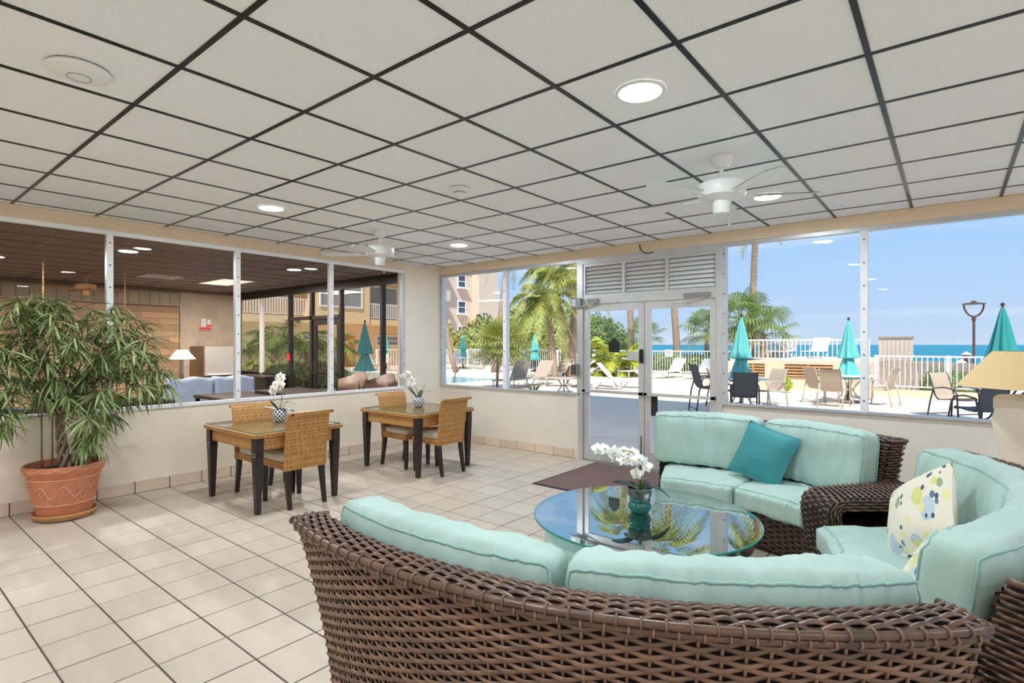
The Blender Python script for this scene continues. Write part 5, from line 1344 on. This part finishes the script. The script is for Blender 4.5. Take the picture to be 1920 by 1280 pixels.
def lounger(loc, rz, label, sl_='sling_white', fr='frame_white', back=.85, z0=0, L=1.9):
    t = thing('sun_lounger', label, 'sun lounger', (loc[0], loc[1], z0), rz, group='sun loungers on the deck')
    for y in (-.3, .3):
        MB().tube([(.95, y, .30), (-.35, y, .30)], .02, 6).build('side_rail', fr, t, world=False)
        MB().tube([(-.35, y, .30), (-.35 - .75 * math.cos(back), y, .30 + .75 * math.sin(back))], .02, 6).build('back_rail', fr, t, world=False)
        MB().tube([(.85, y, .30), (.9, y, .0)], .02, 6).build('leg', fr, t, world=False)
        MB().tube([(-.1 + .24 * math.cos(q), y, .20 - .2 * math.sin(q)) for q in [PI * i / 10 for i in range(11)]], .018, 6).build('leg', fr, t, world=False)
    b = .75; MB().box(-.35, .95, -.28, .28, .29, .31).build('seat_sling', sl_, t, world=False)
    MB().obox((-.35 - b / 2 * math.cos(back), 0, .305 + b / 2 * math.sin(back)), (b / 2 * math.cos(back), 0, -b / 2 * math.sin(back)), (0, .28, 0), (.008 * math.sin(back), 0, .008 * math.cos(back))).build('back_sling', sl_, t, world=False)
    return t
l0 = lounger(at(1150, 26.5), 4.6, 'white sun lounger under the yellow-green palm, left door leaf')
for (u, d, a, lb, z) in ((1192, 25.5, 4.5, 'white sun lounger partly behind the door lock', 0), (1256, 25.0, 4.5, 'white sun lounger left of centre in the right door leaf', 0), (1312, 24.5, 4.5, 'white sun lounger at the right of the right door leaf', 0),
                         (1115, 18.8, .3, 'white lounger end nearest the left door leaf', 0), (1166, 19.4, .3, 'second low white lounger behind the left door push bar', 0),
                         (1470, 22.5, 4.6, 'left white lounger on the raised terrace', .95), (1530, 22.5, 4.6, 'right white lounger on the raised terrace', .95)):
    c = clone(l0, (*at(u, d), z), a, lb)
l1 = lounger(at(1003, 20.5), 4.7, 'taupe sun lounger in the middle of the second corner pane', 'sling_taupe', 'frame_taupe', .95)
for (u, d, a, lb) in ((1070, 20.0, 3.7, 'taupe sun lounger beside the door jamb'), (962, 19.2, 4.9, 'dark shaded lounger right of the small fan palm'), (1040, 24, 4.5, 'taupe lounger by the leaning palm trunk')): clone(l1, (*at(u, d), 0), a, lb)
x, y = at(1057, 17.4); st = thing('side_table', 'low grey metal side table outside the second corner pane', 'side table', (x, y, 0))
MB().lathe([(.0005, .42), (.32, .42), (.32, .45), (.0005, .45)], 28, cap=False).build('table_top', 'frame_taupe', st, world=False)
for a in (0, 2.1, 4.2): MB().tube([(r_ * math.cos(a), r_ * math.sin(a), z) for r_, z in ((.2, .42), (.06, .22), (.24, 0))], .018, 6).build('leg', 'frame_dark', st, world=False)
def distant_set(u, d, lb):
    p = at(u, d); patio_table('distant white patio table ' + lb, p, .5, fr='frame_white')
    for k in range(3):
        a = k * 2.1 + .5; q = (p[0] + .95 * math.cos(a), p[1] + .95 * math.sin(a))
        patio_chair('patio_chair', ('pale left chair', 'pale right chair', 'pale rear chair')[k] + ' of the distant table ' + lb, q, face(q, p), 'frame_white', 'sling_white', GC)
distant_set(868, 34, 'under the corner pane umbrella'); distant_set(725, 32, 'seen through the lounge window')
gs = thing('notice_sign', 'small white pool notice with red symbols on the fence behind the loungers', 'sign', (-11.67, 27.75, .75))
x, y = -11.67, 27.752
MB().obox((x, y - .0, 1.06), (.19, 0, 0), (0, .008, 0), (0, 0, .19)).build('board', 'white_paint', gs)
for k, s in enumerate((-.07, .07)):
    c = Vector((x + s, y - .012, 1.12))
    MB().tube([c + Vector((.045 * math.cos(q), 0, 0)) + Vector((0, 0, .045 * math.sin(q))) for q in [2 * PI * i / 14 for i in range(14)]], .008, 5, closed=True).tube([c + Vector((-.03, 0, .03)), c + Vector((.03, 0, -.03))], .007, 5).build('prohibition_symbol', 'sign_red', gs)
for k in range(2): c = Vector((x, y - .01, 1.02 - k * .05)); MB().bar(c - Vector((.13, 0, 0)), c + Vector((.13, 0, 0)), .006, .014).build('text_line', 'frame_dark', gs)

# ---- vegetation
def frond(mb, p0, az, L, up0, droop, nl=26, ll=.55, wd=.045, hang=.5):
    d = Vector((math.cos(az), math.sin(az), 0)); pts = []
    for i in range(nl + 1):
        s = i / nl; pts.append(Vector(p0) + d * (L * s * (1 - .12 * s)) + Vector((0, 0, L * (up0 * s - droop * s * s))))
    mb.tube(pts[::3] + [pts[-1]], [.025 * (1 - .8 * i / (len(pts[::3]))) for i in range(len(pts[::3]) + 1)], 4)
    for i in range(3, nl + 1):
        T = (pts[i] - pts[i - 1]).normalized(); sd = T.cross(Vector((0, 0, 1)));
        if sd.length < .01: continue
        sd.normalize(); s = i / nl; l = ll * (math.sin(PI * (s * .85 + .12)) ** .7)
        for sg in (-1, 1):
            e = (sd * sg * .8 + T * .55 + Vector((0, 0, -hang * (.4 + random.random())))).normalized() * l * random.uniform(.85, 1.1)
            a = pts[i]; w_ = T * wd / 2; m_ = a + e * .5 + Vector((0, 0, .06 * l)); mb.add([a - w_, a + w_, m_ + w_, a + e + Vector((0, 0, -.08 * l)), m_ - w_], [(0, 1, 2, 3, 4)])
def palm(label, loc, top, L, n, mat='palm_frond', tr=.12, lean=(0, 0), up=.75, dr=1.15, dead=0, ll=.55, z0=0, wd=.05, nl=26):
    t = thing('palm_tree', label, 'palm tree', (loc[0], loc[1], z0), group='palm trees')
    tp = Vector((lean[0], lean[1], top)); pts = [Vector((tp.x * s * s, tp.y * s * s, top * s)) for s in [i / 10 for i in range(11)]]
    MB().tube(pts, [tr * (1.25 - .5 * i / 10) for i in range(11)], 10).build('trunk', 'palm_trunk', t, world=False)
    for k in range(n):
        s = k / n; az = k * 2.399 + random.uniform(-.2, .2); mb = MB(); u0 = up * (1.15 - 1.1 * s) + random.uniform(-.1, .1)
        frond(mb, tp, az, L * random.uniform(.85, 1.1), u0, dr * (.65 + .5 * s), ll=ll, wd=wd, nl=nl); mb.build('frond', mat if k < n - dead else 'palm_dead', t, world=False)
    return t
def trunk_only(label, loc, path, r, z0=0, fl_=2.2):
    t = thing('palm_tree', label, 'palm tree', (loc[0], loc[1], z0), group='palm trees')
    MB().tube(path, [r * (1.2 - .35 * i / (len(path) - 1)) for i in range(len(path))], 10).build('trunk', 'palm_trunk', t, world=False)
    for k in range(16):
        mb = MB(); frond(mb, Vector(path[-1]), k * 2.4, fl_, .8 - .09 * k, 1.0, ll=.28 * fl_, nl=34); mb.build('frond', 'palm_frond', t, world=False)
    return t
def fan_leaf(mb, c, az, pit, st, R, n=22, hang=.25):
    d = Vector((math.cos(az) * math.cos(pit), math.sin(az) * math.cos(pit), math.sin(pit))); p = Vector(c) + d * st
    mb.tube([c, p], .012, 4); sd = d.cross(Vector((0, 0, 1)));
    if sd.length < .05: sd = Vector((1, 0, 0))
    sd.normalize(); nrm = sd.cross(d)
    for i in range(n):
        a = -2.1 + 4.2 * i / (n - 1); e = d * math.cos(a) + sd * math.sin(a); w_ = (d * -math.sin(a) + sd * math.cos(a)) * R * .030
        m_ = p + e * R * .55; en = p + e * R * random.uniform(.9, 1.05) + Vector((0, 0, -hang * R)); mb.add([p, m_ + w_, en, m_ - w_], [(0, 1, 2, 3)])
def fan_palm(label, loc, crown, n, R, st, mat, trunks=((0, 0),), z0=0, tr=.05, dead=0, hang=.25, lo=-.5):
    t = thing('fan_palm', label, 'palm tree', (loc[0], loc[1], z0), group='fan palms')
    for tx, ty in trunks:
        MB().tube([(tx, ty, 0), (tx * .6, ty * .6, crown)], tr, 8).build('trunk', 'palm_trunk', t, world=False)
    for k in range(n):
        mb = MB(); tx, ty = trunks[k % len(trunks)]; s = k / n
        fan_leaf(mb, Vector((tx * .6, ty * .6, crown)), k * 2.399, 1.3 - (1.3 - lo) * s + random.uniform(-.1, .1), st * random.uniform(.8, 1.15), R * random.uniform(.85, 1.1), hang=hang)
        mb.build('leaf', mat if k < n - dead else 'palm_dead', t, world=False)
    return t
def hedge(name, label, cat, boxes, n, lsz, mat, flower=None, nf=0, grp=None, loc=None):
    cx, cy = loc or (boxes[0][0], boxes[0][1]); t = thing(name, label, cat, (cx, cy, 0), group=grp)
    core = MB()
    for (x, y, z, rx, ry, rz) in boxes:
        core.grid(lambda a, b: Vector((x + rx * .8 * math.cos(2 * PI * a) * math.sin(PI * b), y + ry * .8 * math.sin(2 * PI * a) * math.sin(PI * b), z + rz * .8 * math.cos(PI * b))) * 1.0 + Vector((.1, .1, .1)) * noise.noise(Vector((a * 9, b * 9, x))), 12, 8, cu=True)
    core.build('stems', 'bush_dark', t)
    def leaves(mb, n, sz):
        for k in range(n):
            x, y, z, rx, ry, rz = random.choice(boxes); a = random.uniform(0, 2 * PI); cb = random.uniform(-1, 1); sb = math.sqrt(1 - cb * cb); q = random.uniform(.78, 1.06)
            p = Vector((x + rx * q * sb * math.cos(a), y + ry * q * sb * math.sin(a), z + rz * q * cb))
            if p.z < 0: continue
            u = Vector((random.uniform(-1, 1), random.uniform(-1, 1), random.uniform(-1, 1))).normalized(); v = u.orthogonal().normalized(); s = sz * random.uniform(.6, 1.3)
            mb.add([p - u * s, p - v * s * .45, p + u * s, p + v * s * .45], [(0, 1, 2, 3)])
    m1_ = MB(); leaves(m1_, n, lsz); stuff(m1_.build('foliage', mat, t))
    if flower: m2_ = MB(); leaves(m2_, nf, lsz * .7); stuff(m2_.build('flowers', flower, t))
    return t
# small fan palm by the mullion and yellow-green palm in the door
x, y = at(938, 18.6); fan_palm('small green fan palm on two thin trunks behind the first white mullion', (x, y), 1.5, 34, .72, .55, 'palm_frond', ((-.06, -.1), (.16, .1)), tr=.045, lo=-.75)
palm('bright yellow-green areca palm behind the left door leaf', at(1150, 27.0), .25, 2.1, 26, 'palm_yellow', .08, up=1.25, dr=1.0, ll=.6, wd=.07)
palm('coconut palm with a full crown in the second corner pane', at(1040, 23.5), 3.3, 1.9, 17, 'palm_frond', .12, lean=(side(-.42).x, side(-.42).y), up=1.2, dr=1.5, dead=1, ll=.62, wd=.04, nl=46)
palm('taller coconut palm behind, its crown touching the header', at(1060, 26.5), 4.9, 2.3, 16, 'palm_frond', .13, lean=(side(-.55).x, side(-.55).y), up=1.0, dr=1.5, ll=.7, wd=.042, nl=46)
trunk_only('leaning pale palm trunk by the left door jamb', at(1068, 24.5), [side(.35 * q ** .7 * 1.0) + Vector((0, 0, 5.6 * q)) for q in [i / 10 for i in range(11)]], .17)
trunk_only('tall leaning palm trunk at the right end of the first corner pane', at(925, 30), [side(.1 + .9 * q) + Vector((0, 0, 8 * q)) for q in [i / 10 for i in range(11)]], .2)
trunk_only('leaning palm trunk at the far left of the corner window', at(855, 30), [side(-1.2 * q ** .7) + Vector((0, 0, 8 * q)) for q in [i / 10 for i in range(11)]], .12)
trunk_only('tall slim palm trunk in the left door leaf', at(1184, 33), [side(-.5 * q * q * 1.3) + Vector((0, 0, 10.3 * q)) for q in [i / 10 for i in range(11)]], .17, fl_=3.4)
trunk_only('tall slim palm trunk in the right door leaf', at(1272, 31), [side(-.7 * q) + Vector((0, 0, 10.6 * q)) for q in [i / 10 for i in range(11)]], .17, fl_=3.4)
trunk_only('very tall dark palm trunk in the wide window', at(1406, 25), [side(.35 * q) + Vector((0, 0, 9 * q)) for q in [i / 10 for i in range(11)]], .14, z0=0)
fan_palm('green cabbage palm behind the left umbrella', at(1393, 24), 2.6, 30, .95, .9, 'palm_dark', ((-.25, 0), (.1, .1)), tr=.12, dead=4, hang=.4, lo=-1.0)
fan_palm('cabbage palm frond cluster right of the tall trunk', at(1428, 23.5), 1.9, 20, .85, 1.0, 'palm_dark', ((.1, 0),), tr=.12, dead=5, hang=.4, lo=-.8)
fan_palm('cabbage palm at the right side of the right door leaf', at(1325, 29), 2.2, 22, .95, .8, 'palm_dark', ((0, 0),), tr=.12, hang=.35, lo=-.7)
fan_palm('small dark palm behind the door meeting stile', at(1208, 33), 2.0, 16, .8, .8, 'palm_dark', ((0, 0),), tr=.1, hang=.35)
hb = []
for k in range(19):
    xx = -38 + k * 1.0; hb.append((xx, 30.0 + random.uniform(-.3, .5), 1.0 + random.uniform(-.2, .4), 1.2, 1.2, 1.3 + random.uniform(0, .7)))
hedge('flowering_hedge', 'tall green hedge dotted with red flowers behind the far fence', 'hedge', hb, 15000, .13, 'bush', 'flower_red', 1600)
hedge('leafy_tree', 'rounded green tree top behind the left door leaf', 'tree', [(*at(1125, 42), 1.6, 2.2, 2.2, 2.0), (*at(1108, 43), 2.0, 2.2, 2.2, 2.0), (*at(1150, 42), 1.0, 1.8, 1.8, 1.6)], 5000, .14, 'bush_dark')
hedge('leafy_tree', 'green tree filling the gap under the coconut palms', 'tree', [(*at(1000, 40), 2.2, 2.6, 2.6, 2.6), (*at(1050, 40), 2.2, 2.6, 2.6, 2.4), (*at(960, 41), 1.6, 2.4, 2.4, 2.2)], 6000, .15, 'bush')
hedge('sea_hedge', 'dark green low hedge behind the white loungers', 'hedge', [(-15.5 + k * .95, 28.9, .45, .8, .6, .62) for k in range(10)], 5000, .09, 'bush_dark')
hedge('sea_hedge', 'low rounded hedge behind the right fence', 'hedge', [(-.35 + k * .42, 21.6, .25, .42, .5, .52 - .04 * k) for k in range(4)], 2200, .05, 'bush_dark')
x, y = at(1473, 17.3); hedge('small_shrub', 'little yellow-green shrub against the terrace wall', 'shrub', [(x, y, .32, .16, .16, .18), (x + .06, y, .22, .13, .13, .15)], 260, .06, 'palm_yellow')
hedge('garden_shrub', 'green shrub with large leaves beside the pale building', 'shrub', [(*at(908, 43), 2.0, 1.3, 1.3, 1.9), (*at(893, 43), 1.6, 1.2, 1.2, 1.6)], 1500, .17, 'bush_dark')
x, y = at(1000, 16.3); ag = thing('spiky_plant', 'small dark spiky plant outside the second corner pane', 'plant', (x, y, 0))
for k in range(9):
    a = k * .7; MB().tube([(0, 0, 0), (.13 * math.cos(a), .13 * math.sin(a), .22), (.26 * math.cos(a), .26 * math.sin(a), .34)], [.03, .02, .003], 5).build('leaf', 'bush_dark', ag, world=False)
# planting in the lounge court
for (u, d, cr_, lb) in ((470, 22, 1.9, 'bushy palm left of the lounge white mullion'), (527, 21, 2.2, 'bushy palm in the second lounge pane'), (575, 22, 2.0, 'green palm beside the lounge door post'), (625, 23, 1.8, 'small palm behind the lounge door glass')):
    palm(lb, at(u, d), cr_ * .7, 1.7, 18, 'palm_dark' if u < 600 else 'palm_frond', .1, up=1.0, dr=1.1, ll=.5, wd=.03)
hedge('court_hedge', 'low flowering hedge in the pool court seen through the lounge', 'hedge', [(*at(455 + 18 * k, 19.5), .35, .8, .7, .55) for k in range(10)], 3600, .09, 'bush', 'flower_red', 150)
fence('court_fence', 'white picket fence in the pool court seen through the lounge', at(440, 22.5), at(640, 22.5), 0, 1.25, sp=.14, post=2, solo=False)
fence('court_fence', 'white picket fence right of the grey-green umbrella, through the lounge', at(706, 31.5), at(760, 31.5), 0, 1.25, sp=.14, post=2, solo=False)

# ---- far buildings
def building(name, label, x, y0, y1, h, mat, depth=12):
    t = thing(name, label, 'building', (x, (y0 + y1) / 2, 0)); MB().box(x - depth, x, y0, y1, -.01, h).build('wall_block', mat, t); return t
def window_part(t, x, ya, yb, za, zb, pane='pane_dark', sill=True):
    f = MB(); m_ = .09
    for b in ((ya - m_, ya, za - m_, zb + m_), (yb, yb + m_, za - m_, zb + m_), (ya, yb, za - m_, za), (ya, yb, zb, zb + m_)): f.box(x, x + .10, b[0], b[1], b[2], b[3])
    f.box(x, x + .06, ya, yb, (za + zb) / 2 - .03, (za + zb) / 2 + .03)
    if sill: f.box(x, x + .45, ya - .2, yb + .2, za - .18, za - .09)
    w_ = f.build('window', 'white_paint', t); MB().box(x - .02, x + .02, ya, yb, za, zb).build('pane', pane, w_)
b1 = building('apartment_building', 'tall pale stucco apartment block left of the palms', -36, 30, 41.3, 14, 'stucco')
MB().box(-36, -35.1, 38.5, 41.3, -.01, 14).build('projecting_bay', 'stucco', b1)
for z in (2.7, 5.05, 7.5, 9.9): window_part(b1, -36, 36.55, 37.5, z - .55, z + .5)
for z in (3.0, 5.6, 8.2): MB().box(-36, -34.8, 31.5, 34.4, z - .2, z + .75).build('balcony', 'stucco', b1)
b2 = building('apartment_building', 'golden beige apartment block with balconies seen through the lounge', -32, 5, 27.5, 12, 'stucco_gold')
MB().box(-32, -30.6, 18.4, 22.6, 2.9, 12).build('projecting_bay', 'stucco_gold', b2)
MB().box(-32, -30.7, 5, 18.4, 2.85, 3.25).build('balcony_slab', 'stucco_gold', b2); MB().box(-32, -30.7, 22.6, 27.5, 2.85, 3.25).build('balcony_slab', 'stucco_gold', b2)
for ya, yb in ((18.9, 20.2), (20.6, 21.9)): window_part(b2, -30.6, ya, yb, 4.0, 5.9, 'pane_blind', False)
window_part(b2, -32, 23.6, 26.0, 3.3, 5.6, 'pane_blind', False); window_part(b2, -32, 8, 10, 3.3, 5.4, 'pane_blind', False); window_part(b2, -32, 12.2, 14.4, 3.3, 5.4, 'pane_blind', False)
for ya, yb in ((18.5, 20.2), (24.2, 26.2)): window_part(b2, -32, ya, yb, 1.5, 2.1, 'pane_blind', False)
MB().box(-32.02, -31.95, 21.5, 22.4, 0, 2.1).build('door', 'wood_warm', b2)
for k, (ya, yb) in enumerate(((5, 18.4), (22.6, 27.5))):
    for zb_ in (3.25, 6.25):
        rl = MB().box(-30.78, -30.74, ya, yb, zb_ + 1.0, zb_ + 1.06).box(-30.78, -30.74, ya, yb, zb_ + .08, zb_ + .12).build('balcony_rail', 'white_paint', b2)
        pk = MB(); n = int((yb - ya) / .16)
        for q in range(n): y = ya + (q + .5) * (yb - ya) / n; pk.box(-30.775, -30.745, y - .025, y + .025, zb_ + .1, zb_ + 1.02)
        stuff(pk.build('pickets', 'white_paint', rl))
    MB().box(-32, -30.7, ya, yb, 5.9, 6.25).build('balcony_slab', 'stucco_gold', b2)
